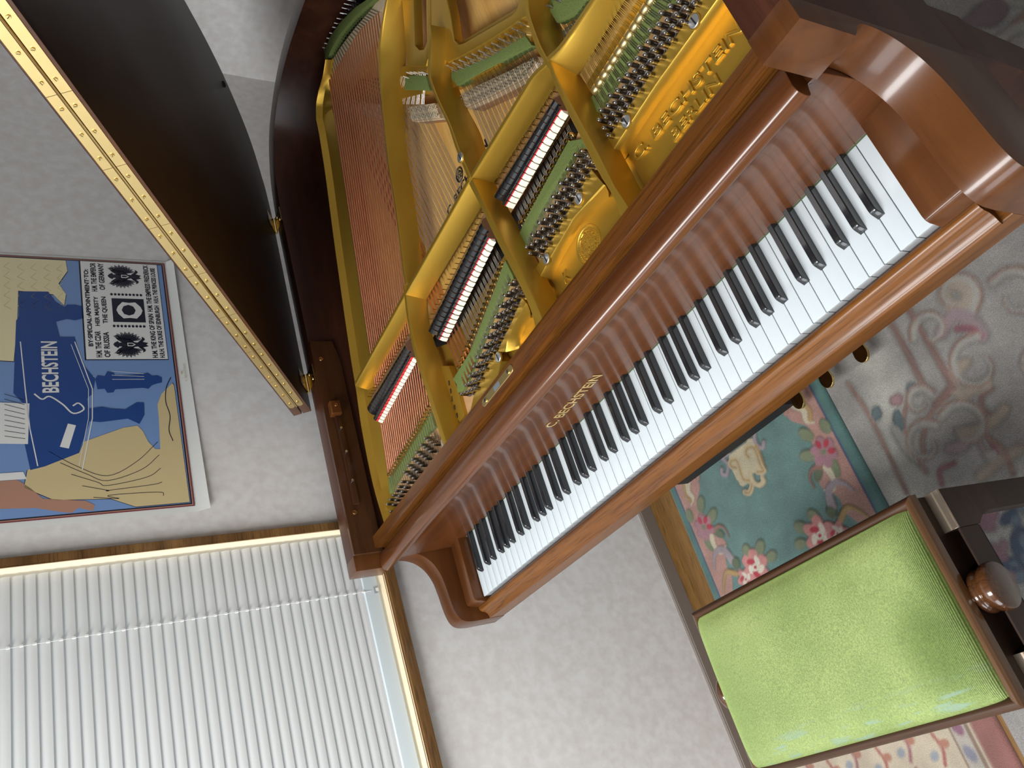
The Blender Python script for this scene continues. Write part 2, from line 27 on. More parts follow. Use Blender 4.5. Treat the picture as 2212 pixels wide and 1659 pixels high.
# ---------------------------------------------------------------- materials
def newmat(n):
    m = bpy.data.materials.new(n); m.use_nodes = True
    return m, m.node_tree.nodes, m.node_tree.links, m.node_tree.nodes['Principled BSDF']
def flat(n, col, rough=.5, metal=0, coat=0, sheen=0, noise=0, nscale=60, bump=0, spec=None):
    m,N,L,b = newmat(n); b.inputs['Roughness'].default_value=rough; b.inputs['Metallic'].default_value=metal
    b.inputs['Base Color'].default_value=(*col,1)
    if coat: b.inputs['Coat Weight'].default_value=coat; b.inputs['Coat Roughness'].default_value=.06
    if sheen: b.inputs['Sheen Weight'].default_value=sheen
    if spec is not None: b.inputs['Specular IOR Level'].default_value=spec
    if noise or bump:
        tc=N.new('ShaderNodeTexCoord'); t=N.new('ShaderNodeTexNoise'); t.inputs['Scale'].default_value=nscale; t.inputs['Detail'].default_value=6
        L.new(tc.outputs['Object'],t.inputs['Vector'])
        if noise:
            mx=N.new('ShaderNodeMix'); mx.data_type='RGBA'
            mx.inputs[6].default_value=(*[c*(1-noise) for c in col],1); mx.inputs[7].default_value=(*[min(1,c*(1+noise)) for c in col],1)
            L.new(t.outputs[0],mx.inputs[0]); L.new(mx.outputs[2],b.inputs['Base Color'])
        if bump:
            bp=N.new('ShaderNodeBump'); bp.inputs['Strength'].default_value=bump; bp.inputs['Distance'].default_value=.002
            L.new(t.outputs[0],bp.inputs['Height']); L.new(bp.outputs[0],b.inputs['Normal'])
    return m
def wood(n, dark, light, axis, rough=.28, coat=.35, fine=1, contrast=1, crough=.12):
    m,N,L,b = newmat(n)
    tc=N.new('ShaderNodeTexCoord'); mp=N.new('ShaderNodeMapping'); L.new(tc.outputs['Object'],mp.inputs[0])
    s=[1,1,1]; s[axis]=.045; mp.inputs['Scale'].default_value=s
    t1=N.new('ShaderNodeTexNoise'); t1.inputs['Scale'].default_value=22*fine; t1.inputs['Detail'].default_value=5; t1.inputs['Distortion'].default_value=.6
    t2=N.new('ShaderNodeTexNoise'); t2.inputs['Scale'].default_value=380*fine; t2.inputs['Detail'].default_value=4
    L.new(mp.outputs[0],t1.inputs['Vector']); L.new(mp.outputs[0],t2.inputs['Vector'])
    r1=N.new('ShaderNodeValToRGB'); e=r1.color_ramp.elements; e[0].position=.32; e[1].position=.68
    e[0].color=(*dark,1); e[1].color=(*light,1); L.new(t1.outputs[0],r1.inputs[0])
    r2=N.new('ShaderNodeValToRGB'); e=r2.color_ramp.elements; e[0].position=.36; e[1].position=.50
    v=1-.38*contrast; e[0].color=(v,v,v,1); e[1].color=(1,1,1,1); L.new(t2.outputs[0],r2.inputs[0])
    mx=N.new('ShaderNodeMix'); mx.data_type='RGBA'; mx.blend_type='MULTIPLY'; mx.inputs[0].default_value=1
    L.new(r1.outputs[0],mx.inputs[6]); L.new(r2.outputs[0],mx.inputs[7]); L.new(mx.outputs[2],b.inputs['Base Color'])
    b.inputs['Roughness'].default_value=rough; b.inputs['Coat Weight'].default_value=coat; b.inputs['Coat Roughness'].default_value=crough; b.inputs['Specular IOR Level'].default_value=.28
    return m
ma = ((.066,.021,.0055),(.150,.052,.0115))
M = {}
M['wood_x']=wood('mahogany_veneer_x',(.068,.021,.004),(.165,.060,.011),0,.32,.16); M['wood_y']=wood('mahogany_veneer_y',*ma,1); M['arm']=wood('mahogany_solid',(.066,.021,.0055),(.105,.036,.009),1,.32,.35,contrast=.2,crough=.12)
M['wood_dk']=wood('dark_mahogany',(.034,.010,.0055),(.066,.021,.010),1,.38,.14,contrast=.6,crough=.25)
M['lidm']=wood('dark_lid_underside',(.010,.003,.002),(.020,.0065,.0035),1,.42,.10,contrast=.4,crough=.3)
M['liner']=wood('dark_cheek_veneer',(.034,.012,.005),(.070,.026,.009),1,.35,.2,contrast=.5)
M['fall']=wood('polished_fallboard_veneer',(.066,.020,.006),(.118,.038,.010),0,.3,.42,crough=.09,contrast=.5)
M['bench']=wood('dark_walnut',(.018,.008,.005),(.036,.016,.008),1,.5,.08,contrast=.4); M['benchr']=wood('lacquered_walnut_rail',(.05,.02,.007),(.10,.045,.014),1,.25,.8,contrast=.4,crough=.05)
M['benchx']=wood('dark_walnut_x',(.030,.012,.006),(.062,.026,.010),0,.4,.15,contrast=.4)
M['knob']=wood('turned_walnut',(.040,.014,.006),(.085,.032,.010),0,.2,.8,crough=.04)
M['floor']=wood('floor_boards',(.13,.062,.016),(.22,.115,.034),1,.38,.2)
M['trimwood']=wood('window_frame_wood',(.10,.048,.016),(.22,.115,.04),1,.4,.25,contrast=1)
M['spruce']=wood('spruce_soundboard',(.74,.40,.11),(.90,.56,.18),1,.45,.12,fine=1.3,contrast=.35)
M['spruced']=wood('spruce_diagonal',(.50,.27,.095),(.66,.40,.16),1,.35,.35,fine=1.3,contrast=.35)
M['tan']=flat('pinblock_maple',(.52,.30,.14),.45,noise=.2)
M['gold']=flat('bronzed_iron_plate',(.54,.33,.045),.38,.74,bump=.035,nscale=1600,noise=.05)
M['goldside']=M['gold']
M['brass']=flat('brass',(.80,.60,.25),.16,1)
M['bear']=flat('pale_brass_bearing',(.62,.50,.24),.35,.9)
M['lockb']=flat('aged_brass_lock_plate',(.50,.37,.15),.38,.9)
M['brass2']=flat('polished_brass_strip',(.82,.62,.28),.3,1,noise=.08,nscale=25)
M['steel']=flat('nickelled_steel',(.66,.66,.66),.24,1); M['screwm']=flat('brushed_screw_head',(.60,.61,.62),.42,.9)
M['pin']=flat('blued_steel_pin',(.20,.185,.17),.25,1)
M['wire']=flat('steel_wire',(.42,.41,.39),.25,1)
M['copper']=flat('copper_winding',(.72,.32,.19),.34,1,bump=.6,nscale=900)
M['felt']=flat('green_felt',(.15,.195,.06),.95,noise=.35,nscale=400,bump=.5,spec=.1)
M['dfelt']=flat('dark_green_felt',(.07,.09,.035),.95)
M['wfelt']=flat('white_felt',(.80,.76,.64),.95,noise=.05,nscale=300)
M['redfelt']=flat('red_felt',(.62,.03,.035),.9)
M['blackp']=flat('black_lacquer',(.010,.011,.013),.16,coat=.5)
M['black']=flat('matt_black',(.006,.006,.006),.8)
M['brown']=flat('bare_hornbeam',(.20,.105,.06),.6)
M['ivory']=flat('white_key_top',(.53,.585,.61),.18,coat=.3)
M['keywood']=flat('white_key_front',(.42,.43,.44),.5)
M['ebony']=flat('black_key',(.011,.012,.014),.22,coat=.4)
M['grey']=flat('grey_enamel',(.13,.15,.17),.4)
M['bridge']=flat('bridge_cap_maple',(.66,.52,.34),.5,noise=.1)
M['bridged']=flat('bridge_root_maple',(.38,.20,.09),.5,noise=.15)
M['decal']=flat('gold_leaf_letters',(.72,.52,.22),.35,.6)
M['ink']=flat('black_ink',(.012,.012,.012),.6)
M['base']=flat('grey_brown_baseboard',(.21,.175,.15),.45)
M['pvc']=flat('pale_blue_white_rail',(.60,.68,.72),.3)
M['jamb']=flat('cream_jamb',(.86,.72,.50),.45)
M['cord']=flat('white_cord',(.85,.85,.83),.7)
M['champ']=flat('champagne_metal_cap',(.42,.34,.26),.28,.85)
M['ceil']=flat('ceiling_white',(.42,.41,.39),.9)
M['slatm'],N,L,b_=newmat('white_aluminium_slat'); b_.inputs['Base Color'].default_value=(.56,.57,.565,1); b_.inputs['Roughness'].default_value=.42
tr=N.new('ShaderNodeBsdfTranslucent'); tr.inputs[0].default_value=(.9,.9,.86,1); ms=N.new('ShaderNodeMixShader'); ms.inputs[0].default_value=.06
L.new(b_.outputs[0],ms.inputs[1]); L.new(tr.outputs[0],ms.inputs[2]); L.new(ms.outputs[0],N['Material Output'].inputs[0])
M['glass'],N,L,b_=newmat('window_glass'); g_=N.new('ShaderNodeBsdfGlossy'); g_.inputs['Roughness'].default_value=.02; t_=N.new('ShaderNodeBsdfTransparent'); ms=N.new('ShaderNodeMixShader'); ms.inputs[0].default_value=.06
L.new(t_.outputs[0],ms.inputs[1]); L.new(g_.outputs[0],ms.inputs[2]); L.new(ms.outputs[0],N['Material Output'].inputs[0])
# wallpaper
m,N,L,b=newmat('mottled_wallpaper'); M['wall']=m; b.inputs['Roughness'].default_value=.75
tc=N.new('ShaderNodeTexCoord'); a1=N.new('ShaderNodeTexNoise'); a1.inputs['Scale'].default_value=42; a1.inputs['Detail'].default_value=4
a2=N.new('ShaderNodeTexNoise'); a2.inputs['Scale'].default_value=9; a2.inputs['Detail'].default_value=2; a2.inputs['Distortion'].default_value=1
L.new(tc.outputs['Object'],a1.inputs[0]); L.new(tc.outputs['Object'],a2.inputs[0])
r=N.new('ShaderNodeValToRGB'); e=r.color_ramp.elements; e[0].position=.34; e[0].color=(.665,.640,.625,1); e[1].position=.66; e[1].color=(.745,.740,.730,1); L.new(a1.outputs[0],r.inputs[0])
r2=N.new('ShaderNodeValToRGB'); e=r2.color_ramp.elements; e[0].position=.66; e[0].color=(0,0,0,1); e[1].position=.76; e[1].color=(.25,.25,.25,1); L.new(a2.outputs[0],r2.inputs[0])
mx=N.new('ShaderNodeMix'); mx.data_type='RGBA'; L.new(r2.outputs[0],mx.inputs[0]); L.new(r.outputs[0],mx.inputs[6]); mx.inputs[7].default_value=(.73,.65,.59,1); L.new(mx.outputs[2],b.inputs['Base Color'])
bpn=N.new('ShaderNodeBump'); bpn.inputs['Strength'].default_value=.15; bpn.inputs['Distance'].default_value=.002; L.new(a1.outputs[0],bpn.inputs['Height']); L.new(bpn.outputs[0],b.inputs['Normal'])
# velvet
m,N,L,b=newmat('green_velvet'); M['velvet']=m; b.inputs['Roughness'].default_value=.7; b.inputs['Sheen Weight'].default_value=.55; b.inputs['Sheen Roughness'].default_value=.35; b.inputs['Sheen Tint'].default_value=(.62,.85,.25,1)
tc=N.new('ShaderNodeTexCoord'); wv=N.new('ShaderNodeTexWave'); wv.wave_type='BANDS'; wv.bands_direction='X'; wv.inputs['Scale'].default_value=150; wv.inputs['Distortion'].default_value=.6; wv.inputs['Detail'].default_value=2
L.new(tc.outputs['Object'],wv.inputs[0])
nz=N.new('ShaderNodeTexNoise'); nz.inputs['Scale'].default_value=7; nz.inputs['Detail'].default_value=3; L.new(tc.outputs['Object'],nz.inputs[0])
nf=N.new('ShaderNodeTexNoise'); nf.inputs['Scale'].default_value=420; L.new(tc.outputs['Object'],nf.inputs[0])
r=N.new('ShaderNodeValToRGB'); e=r.color_ramp.elements; e[0].position=.3; e[0].color=(.205,.28,.08,1); e[1].position=.7; e[1].color=(.30,.38,.125,1); L.new(nz.outputs[0],r.inputs[0])
r3=N.new('ShaderNodeValToRGB'); e=r3.color_ramp.elements; e[0].position=.3; e[0].color=(.62,.62,.62,1); e[1].position=.7; e[1].color=(1.1,1.1,1.1,1); L.new(nf.outputs[0],r3.inputs[0])
mx=N.new('ShaderNodeMix'); mx.data_type='RGBA'; mx.blend_type='MULTIPLY'; mx.inputs[0].default_value=1; L.new(r.outputs[0],mx.inputs[6]); L.new(r3.outputs[0],mx.inputs[7])
def sheen_spot(cx_,cy_,rx_,ry_):
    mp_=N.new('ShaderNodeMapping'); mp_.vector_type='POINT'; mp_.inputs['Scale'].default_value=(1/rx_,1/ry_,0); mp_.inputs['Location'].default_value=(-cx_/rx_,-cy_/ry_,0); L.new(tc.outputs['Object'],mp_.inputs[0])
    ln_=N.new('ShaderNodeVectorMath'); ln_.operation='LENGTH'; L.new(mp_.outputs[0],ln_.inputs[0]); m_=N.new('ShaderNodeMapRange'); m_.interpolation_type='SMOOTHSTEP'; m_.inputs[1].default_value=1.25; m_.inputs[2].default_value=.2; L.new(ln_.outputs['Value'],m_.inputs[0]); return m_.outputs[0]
sheen_dark=N.new('ShaderNodeMath'); sheen_dark.operation='MAXIMUM'; L.new(sheen_spot(.835,-.395,.075,.085),sheen_dark.inputs[0]); L.new(sheen_spot(.872,-.33,.035,.17),sheen_dark.inputs[1])  # dark side of the velvet's sheen along the right edge, painted into its colour
sheen_dark2=N.new('ShaderNodeMath'); sheen_dark2.operation='MULTIPLY'; sheen_dark2.inputs[1].default_value=.72; L.new(sheen_dark.outputs[0],sheen_dark2.inputs[0])
mxn=N.new('ShaderNodeMix'); mxn.data_type='RGBA'; mxn.blend_type='MULTIPLY'; L.new(sheen_dark2.outputs[0],mxn.inputs[0]); L.new(mx.outputs[2],mxn.inputs[6]); mxn.inputs[7].default_value=(.36,.46,.18,1); mx=mxn
# worn nap patches along the player's edge
sep=N.new('ShaderNodeSeparateXYZ'); L.new(tc.outputs['Object'],sep.inputs[0])
mr=N.new('ShaderNodeMapRange'); mr.inputs[1].default_value=-.425; mr.inputs[2].default_value=-.455; L.new(sep.outputs[1],mr.inputs[0])
mpw=N.new('ShaderNodeMapping'); mpw.inputs['Scale'].default_value=(9,60,1); L.new(tc.outputs['Object'],mpw.inputs[0])
nw_=N.new('ShaderNodeTexNoise'); nw_.inputs['Scale'].default_value=1.6; L.new(mpw.outputs[0],nw_.inputs[0])
rw=N.new('ShaderNodeValToRGB'); e=rw.color_ramp.elements; e[0].position=.55; e[0].color=(0,0,0,1); e[1].position=.64; e[1].color=(.8,.8,.8,1); L.new(nw_.outputs[0],rw.inputs[0])
mm=N.new('ShaderNodeMath'); mm.operation='MULTIPLY'; L.new(mr.outputs[0],mm.inputs[0]); L.new(rw.outputs[0],mm.inputs[1])
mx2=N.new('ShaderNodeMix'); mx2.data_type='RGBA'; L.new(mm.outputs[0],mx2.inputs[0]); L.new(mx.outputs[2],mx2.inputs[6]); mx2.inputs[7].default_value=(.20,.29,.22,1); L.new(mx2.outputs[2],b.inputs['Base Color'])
bpn=N.new('ShaderNodeBump'); bpn.inputs['Strength'].default_value=.55; bpn.inputs['Distance'].default_value=.0012; L.new(wv.outputs[0],bpn.inputs['Height']); L.new(bpn.outputs[0],b.inputs['Normal'])
# pile carpets: colour comes from the woven pattern attribute
def pile(n, bumpd):
    m,N,L,b=newmat(n); b.inputs['Roughness'].default_value=.95; b.inputs['Sheen Weight'].default_value=.25
    at=N.new('ShaderNodeAttribute'); at.attribute_name='pattern'; tc=N.new('ShaderNodeTexCoord')
    nz=N.new('ShaderNodeTexNoise'); nz.inputs['Scale'].default_value=700; nz.inputs['Detail'].default_value=3; L.new(tc.outputs['Object'],nz.inputs[0])
    n2=N.new('ShaderNodeTexNoise'); n2.inputs['Scale'].default_value=16; n2.inputs['Detail'].default_value=4; L.new(tc.outputs['Object'],n2.inputs[0])
    r=N.new('ShaderNodeValToRGB'); e=r.color_ramp.elements; e[0].position=.3; e[0].color=(.6,.6,.6,1); e[1].position=.7; e[1].color=(1.15,1.15,1.15,1); L.new(nz.outputs[0],r.inputs[0])
    r2=N.new('ShaderNodeValToRGB'); e=r2.color_ramp.elements; e[0].position=.3; e[0].color=(.8,.8,.8,1); e[1].position=.7; e[1].color=(1.1,1.1,1.1,1); L.new(n2.outputs[0],r2.inputs[0])
    x1=N.new('ShaderNodeMix'); x1.data_type='RGBA'; x1.blend_type='MULTIPLY'; x1.inputs[0].default_value=1; L.new(at.outputs[0],x1.inputs[6]); L.new(r.outputs[0],x1.inputs[7])
    x2=N.new('ShaderNodeMix'); x2.data_type='RGBA'; x2.blend_type='MULTIPLY'; x2.inputs[0].default_value=1; L.new(x1.outputs[2],x2.inputs[6]); L.new(r2.outputs[0],x2.inputs[7]); L.new(x2.outputs[2],b.inputs['Base Color'])
    bp=N.new('ShaderNodeBump'); bp.inputs['Strength'].default_value=.6; bp.inputs['Distance'].default_value=bumpd; L.new(nz.outputs[0],bp.inputs['Height']); L.new(bp.outputs[0],b.inputs['Normal'])
    return m
M['pile']=pile('wool_pile',.003)
# ---------------------------------------------------------------- geometry helpers
class MB:
    def __init__(s): s.v=[]; s.f=[]; s.mi=[]; s.mats=[]
    def mat(s,m):
        if m not in s.mats: s.mats.append(m)
        return s.mats.index(m)
    def add(s,v,f,m):
        o=len(s.v); i=s.mat(m); s.v+= [tuple(p) for p in v]; s.f+=[tuple(o+k for k in q) for q in f]; s.mi+=[i]*len(f)
    def box(s,x0,x1,y0,y1,z0,z1,m):
        v=[(x,y,z) for z in (z0,z1) for y in (y0,y1) for x in (x0,x1)]
        s.add(v,[(0,2,3,1),(4,5,7,6),(0,1,5,4),(2,6,7,3),(0,4,6,2),(1,3,7,5)],m)
    def prism(s,poly,f3,a,b,m,ms=None):
        """poly: 2D outline; f3(p,t) maps to 3D; extruded between a and b"""
        n=len(poly); ar=sum(poly[i][0]*poly[(i+1)%n][1]-poly[(i+1)%n][0]*poly[i][1] for i in range(n))
        if ar<0: poly=poly[::-1]
        v=[f3(p,a) for p in poly]+[f3(p,b) for p in poly]
        tri=tessellate_polygon([[Vector((p[0],p[1],0)) for p in poly]])
        f=[]
        for t in tri:
            A,B,Cc=[poly[i] for i in t]; o=(B[0]-A[0])*(Cc[1]-A[1])-(Cc[0]-A[0])*(B[1]-A[1])
            if o<0: t=t[::-1]
            f.append(tuple(t[::-1])); f.append(tuple(i+n for i in t))
        s.add(v,f,m); s.add(v,[(i,(i+1)%n,(i+1)%n+n,i+n) for i in range(n)],ms or m)
    def grid(s,rows,m,closed=False):
        n=len(rows[0]); v=[p for r in rows for p in r]; f=[]
        for i in range(len(rows)-1):
            for j in range(n-1+(1 if closed else 0)):
                k=(j+1)%n; f.append((i*n+j,i*n+k,(i+1)*n+k,(i+1)*n+j))
        s.add(v,f,m)
    def tube(s,pts,r,m,n=6,caps=True):
        pts=[Vector(p) for p in pts]; rows=[]
        for i,p in enumerate(pts):
            d=(pts[min(i+1,len(pts)-1)]-pts[max(i-1,0)]).normalized(); u=d.orthogonal() if abs(d.z)>.9 else d.cross(Vector((0,0,1))); u.normalize(); w=d.cross(u)
            rr=r[i] if isinstance(r,(list,tuple)) else r
            rows.append([p+(u*math.cos(2*math.pi*k/n)+w*math.sin(2*math.pi*k/n))*rr for k in range(n)])
        s.grid(rows,m,True)
        if caps:
            o=len(s.v); s.add(rows[0],[tuple(range(n))],m); s.add(rows[-1],[tuple(range(n))[::-1]],m)
    def lathe(s,c,ax,prof,m,n=24):
        c=Vector(c); ax=Vector(ax).normalized(); u=ax.orthogonal().normalized(); w=ax.cross(u)
        rows=[[c+ax*h+(u*math.cos(2*math.pi*k/n)+w*math.sin(2*math.pi*k/n))*max(r,1e-5) for k in range(n)] for r,h in prof]
        s.grid(rows,m,True)
    def ball(s,c,r,m,n=8):
        s.lathe(c,(0,0,1),[(r*math.sin(math.pi*i/(n-1)),-r*math.cos(math.pi*i/(n-1))) for i in range(n)],m,n+2)
def build(name, mb, parent=None, smooth=False, bevel=0, seg=2, angle=35):
    me=bpy.data.meshes.new(name); me.from_pydata(mb.v,[],mb.f)
    for m in mb.mats: me.materials.append(m)
    me.polygons.foreach_set('material_index',mb.mi)
    bm=bmesh.new(); bm.from_mesh(me); bmesh.ops.remove_doubles(bm,verts=bm.verts,dist=2e-5); bmesh.ops.recalc_face_normals(bm,faces=bm.faces)
    if bevel:
        ed=[e for e in bm.edges if len(e.link_faces)==2 and e.calc_face_angle(0)>math.radians(30)]
        bmesh.ops.bevel(bm,geom=ed,offset=bevel,segments=seg,profile=.6,affect='EDGES',clamp_overlap=True)
    bm.to_mesh(me); bm.free(); me.update()
    if smooth or bevel:
        me.polygons.foreach_set('use_smooth',[True]*len(me.polygons))
        try: me.set_sharp_from_angle(angle=math.radians(angle))
        except Exception: pass
    o=bpy.data.objects.new(name,me); C.objects.link(o)
    if parent is not None: adopt(o,parent)
    return o
def adopt(o,p):
    o.parent=p; q=p; loc=Vector((0,0,0))
    while q is not None: loc+=q.location if q.type=='EMPTY' else Vector((0,0,0)); q=q.parent
    o.matrix_parent_inverse=Matrix.Translation(-loc) if p.type=='EMPTY' else Matrix.Identity(4)
def thing(name,label,cat,loc=(0,0,0),group=None):
    o=bpy.data.objects.new(name,None); C.objects.link(o); o.location=loc; o['label']=label; o['category']=cat
    o.empty_display_size=.05
    if group: o['group']=group
    return o
def tag(o,label,cat): o['label']=label; o['category']=cat; return o
def struct(o): o['kind']='structure'; return o
def one(name, m, parent, fn, **k):
    mb=MB(); fn(mb); return build(name,mb,parent,**k)
def boxo(name,m,parent,x0,x1,y0,y1,z0,z1,**k):
    mb=MB(); mb.box(x0,x1,y0,y1,z0,z1,m); return build(name,mb,parent,**k)
def text_geo(s,size=1,extrude=.0,bold=0,sx=1,bev=0):
    cu=bpy.data.curves.new('t','FONT'); cu.body=s; cu.size=size; cu.extrude=extrude; cu.offset=bold; cu.bevel_depth=bev; cu.bevel_resolution=1; cu.resolution_u=3
    o=bpy.data.objects.new('t',cu); C.objects.link(o); dg=bpy.context.evaluated_depsgraph_get(); dg.update()
    me=o.evaluated_get(dg).to_mesh(); v=[tuple(p.co) for p in me.vertices]; f=[tuple(p.vertices) for p in me.polygons]
    o.evaluated_get(dg).to_mesh_clear(); bpy.data.objects.remove(o); bpy.data.curves.remove(cu)
    xs=[p[0] for p in v] or [0]; x0,x1=min(xs),max(xs)
    return [((p[0]-x0)*sx,p[1],p[2]) for p in v],f,(x1-x0)*sx
def raised(mb,t,org,xd,width,height,relief,m):
    cu=bpy.data.curves.new('t','FONT'); cu.body=t; cu.size=1; cu.extrude=.02; cu.bevel_depth=.045; cu.bevel_resolution=2; cu.offset=-.012; cu.resolution_u=4
    o=bpy.data.objects.new('t',cu); C.objects.link(o); dg=bpy.context.evaluated_depsgraph_get(); dg.update(); e=o.evaluated_get(dg); me=e.to_mesh()
    v=[tuple(p.co) for p in me.vertices]; f=[tuple(p.vertices) for p in me.polygons]; e.to_mesh_clear(); bpy.data.objects.remove(o); bpy.data.curves.remove(cu)
    x0=min(p[0] for p in v); x1=max(p[0] for p in v); xd=Vector(xd).normalized(); yd=Vector((-xd.y,xd.x,0)); org=Vector(org)
    mb.add([org+xd*((p[0]-x0)*width/(x1-x0))+yd*(p[1]*height/.73)+Vector((0,0,1))*(p[2]*relief/.065) for p in v],f,m)
def put_text(mb,s,org,xd,yd,zd,width,height,m,extrude=.0,bold=0,bev=0):
    """letters of cap height `height`, fitted to `width`, baseline from org along xd"""
    v,f,w=text_geo(s,1,0,bold/ max(height,1e-4)*.7,1,0)
    ys=[p[1] for p in v]; h=max(ys)-min(ys) if not any(c in s for c in ',;') else .7
    h=.73 if h<.73 else h
    kx=width/w; ky=height/h; org,xd,yd,zd=Vector(org),Vector(xd),Vector(yd),Vector(zd)
    if extrude:
        n=len(v); bot=[org+xd*(p[0]*kx)+yd*(p[1]*ky) for p in v]; top=[q+zd*extrude for q in bot]
        from collections import Counter
        ec=Counter()
        for q in f:
            for i in range(len(q)): ec[tuple(sorted((q[i],q[(i+1)%len(q)])))]+=1
        side=[(a,b,b+n,a+n) for (a,b),c in ec.items() if c==1]
        mb.add(bot+top,[tuple(i+n for i in q) for q in f]+side,m)
    else: mb.add([org+xd*(p[0]*kx)+yd*(p[1]*ky) for p in v],f,m)
def spline(P,n):
    P=[np.array(p,float) for p in P]; Q=[2*P[0]-P[1]]+P+[2*P[-1]-P[-2]]; out=[]
    for i in range(1,len(Q)-2):
        for k in range(n):
            t=k/n; a,b,c,d=Q[i-1],Q[i],Q[i+1],Q[i+2]
            out.append(.5*((2*b)+(-a+c)*t+(2*a-5*b+4*c-d)*t*t+(-a+3*b-3*c+d)*t**3))
    out.append(P[-1]); return [tuple(o) for o in out]
XY=lambda p,t:(p[0],p[1],t)
YZ=lambda p,t:(t,p[0],p[1])
# ================================================================= ROOM
nw=Vector((.9996,.0298,0)); dw=Vector((-.0298,.9996,0))
def WP(s,z,c): return tuple(nw*c+dw*s+Vector((0,0,z)))
def wbox(mb,s0,s1,z0,z1,c0,c1,m):
    v=[WP(s,z,c) for z in (z0,z1) for s in (s0,s1) for c in (c0,c1)]
    mb.add(v,[(0,2,3,1),(4,5,7,6),(0,1,5,4),(2,6,7,3),(0,4,6,2),(1,3,7,5)],m)
CW=-.205; H=2.45; S0,S1,Z0,Z1=-1.30,.278,.872,1.97
mb=MB()
for a in ((-2.85,2.05,0,Z0),(-2.85,2.05,Z1,H),(-2.85,S0,Z0,Z1),(S1,2.05,Z0,Z1)): wbox(mb,*a,CW-.14,CW,M['wall'])
struct(build('wall_left',mb))
mb=MB(); mb.box(-.45,3.75,1.946,2.06,0,H,M['wall']); struct(build('wall_back',mb))
mb=MB()
for a in ((-.1,3.75,0,.75),(-.1,3.75,2.15,H),(-.1,.0,.75,2.15),(1.70,3.75,.75,2.15)): mb.box(a[0]-.3 if a[0]<0 else a[0],a[1],-2.92,-2.8,a[2],a[3],M['wall'])
struct(build('wall_front',mb))
mb=MB()
mb.box(3.6,3.75,-2.92,2.06,0,H,M['wall'])
struct(build('wall_right',mb))
mb=MB(); mb.box(-.45,3.75,-2.92,2.06,H,H+.08,M['ceil']); struct(build('ceiling',mb))
mb=MB(); mb.box(-.45,3.75,-2.92,2.06,-.06,0,M['floor']); struct(build('floor',mb))
mb=MB(); wbox(mb,-2.8,1.94,0,.044,CW,-.193,M['base']); wbox(mb,-2.8,1.94,.044,.047,CW,-.196,M['base']); struct(build('baseboard_left',mb,bevel=.001,seg=1))
mb=MB(); mb.box(-.25,3.6,1.934,1.946,0,.045,M['base']); struct(build('baseboard_back',mb,bevel=.001,seg=1))
mb=MB()   # window casing + reveal
w1=build('window_1',(lambda q:(wbox(q,S1,.2985,.843,Z1+.02,CW-.002,-.190,M['trimwood']),wbox(q,S0-.02,S0,.843,Z1+.02,CW-.002,-.190,M['trimwood']),wbox(q,S0,S1,Z1,Z1+.02,CW-.002,-.190,M['trimwood']),wbox(q,S0,S1,.843,.868,CW-.002,-.180,M['trimwood']),q)[-1])(mb),bevel=.0015,seg=1); struct(w1)
mb=MB(); wbox(mb,S1-.001,S1+.002,Z0,Z1,CW-.14,-.193,M['jamb']); wbox(mb,S0-.002,S0+.004,Z0,Z1,CW-.14,-.193,M['jamb']); build('jamb',mb,w1)
mb=MB(); wbox(mb,S0,S1,.866,.873,CW-.14,-.192,M['jamb']); wbox(mb,S0,S1,.8655,.872,-.192,-.184,M['trimwood']); build('sill',mb,w1,bevel=.001,seg=1)
mb=MB()
for a in ((S0,S1,Z0,Z0+.03),(S0,S1,Z1-.03,Z1),(S0,S0+.03,Z0,Z1),(S1-.03,S1,Z0,Z1),(-.53,-.49,Z0,Z1)): wbox(mb,*a,CW-.13,CW-.10,M['pvc'])
build('sash_frame',mb,w1); mb=MB(); wbox(mb,S0,S1,Z0,Z1,CW-.117,CW-.113,M['glass']); build('window_pane',mb,w1)
for nm,bx_ in (('window_2',('y',0,1.70,.75,2.15)),):
    k,a,b_,z0,z1=bx_; mb=MB()
    for (p0,p1,q0,q1) in ((a,b_,z0,z0+.05),(a,b_,z1-.05,z1),(a,a+.05,z0,z1),(b_-.05,b_,z0,z1),((a+b_)/2-.03,(a+b_)/2+.03,z0,z1)):
        if k=='y': mb.box(p0,p1,-2.86,-2.80,q0,q1,M['trimwood'])
        else: mb.box(3.6,3.66,p0,p1,q0,q1,M['trimwood'])
    struct(build(nm,mb))
# ceiling lamp
L0=thing('ceiling_lamp','long white ceiling lamp behind the piano bench','lamp',(.75,-1.05,2.45))
mb=MB(); mb.box(-.03,1.53,-1.33,-.77,2.405,2.45,M['ceil']); build('lamp_base',mb,L0,bevel=.006)
m,N,L,b=newmat('lamp_diffuser'); b.inputs['Emission Color'].default_value=(1,.95,.88,1); b.inputs['Emission Strength'].default_value=3.5
mb=MB(); mb.box(-.01,1.51,-1.31,-.79,2.372,2.405,m); build('lamp_shade',mb,L0,bevel=.008)
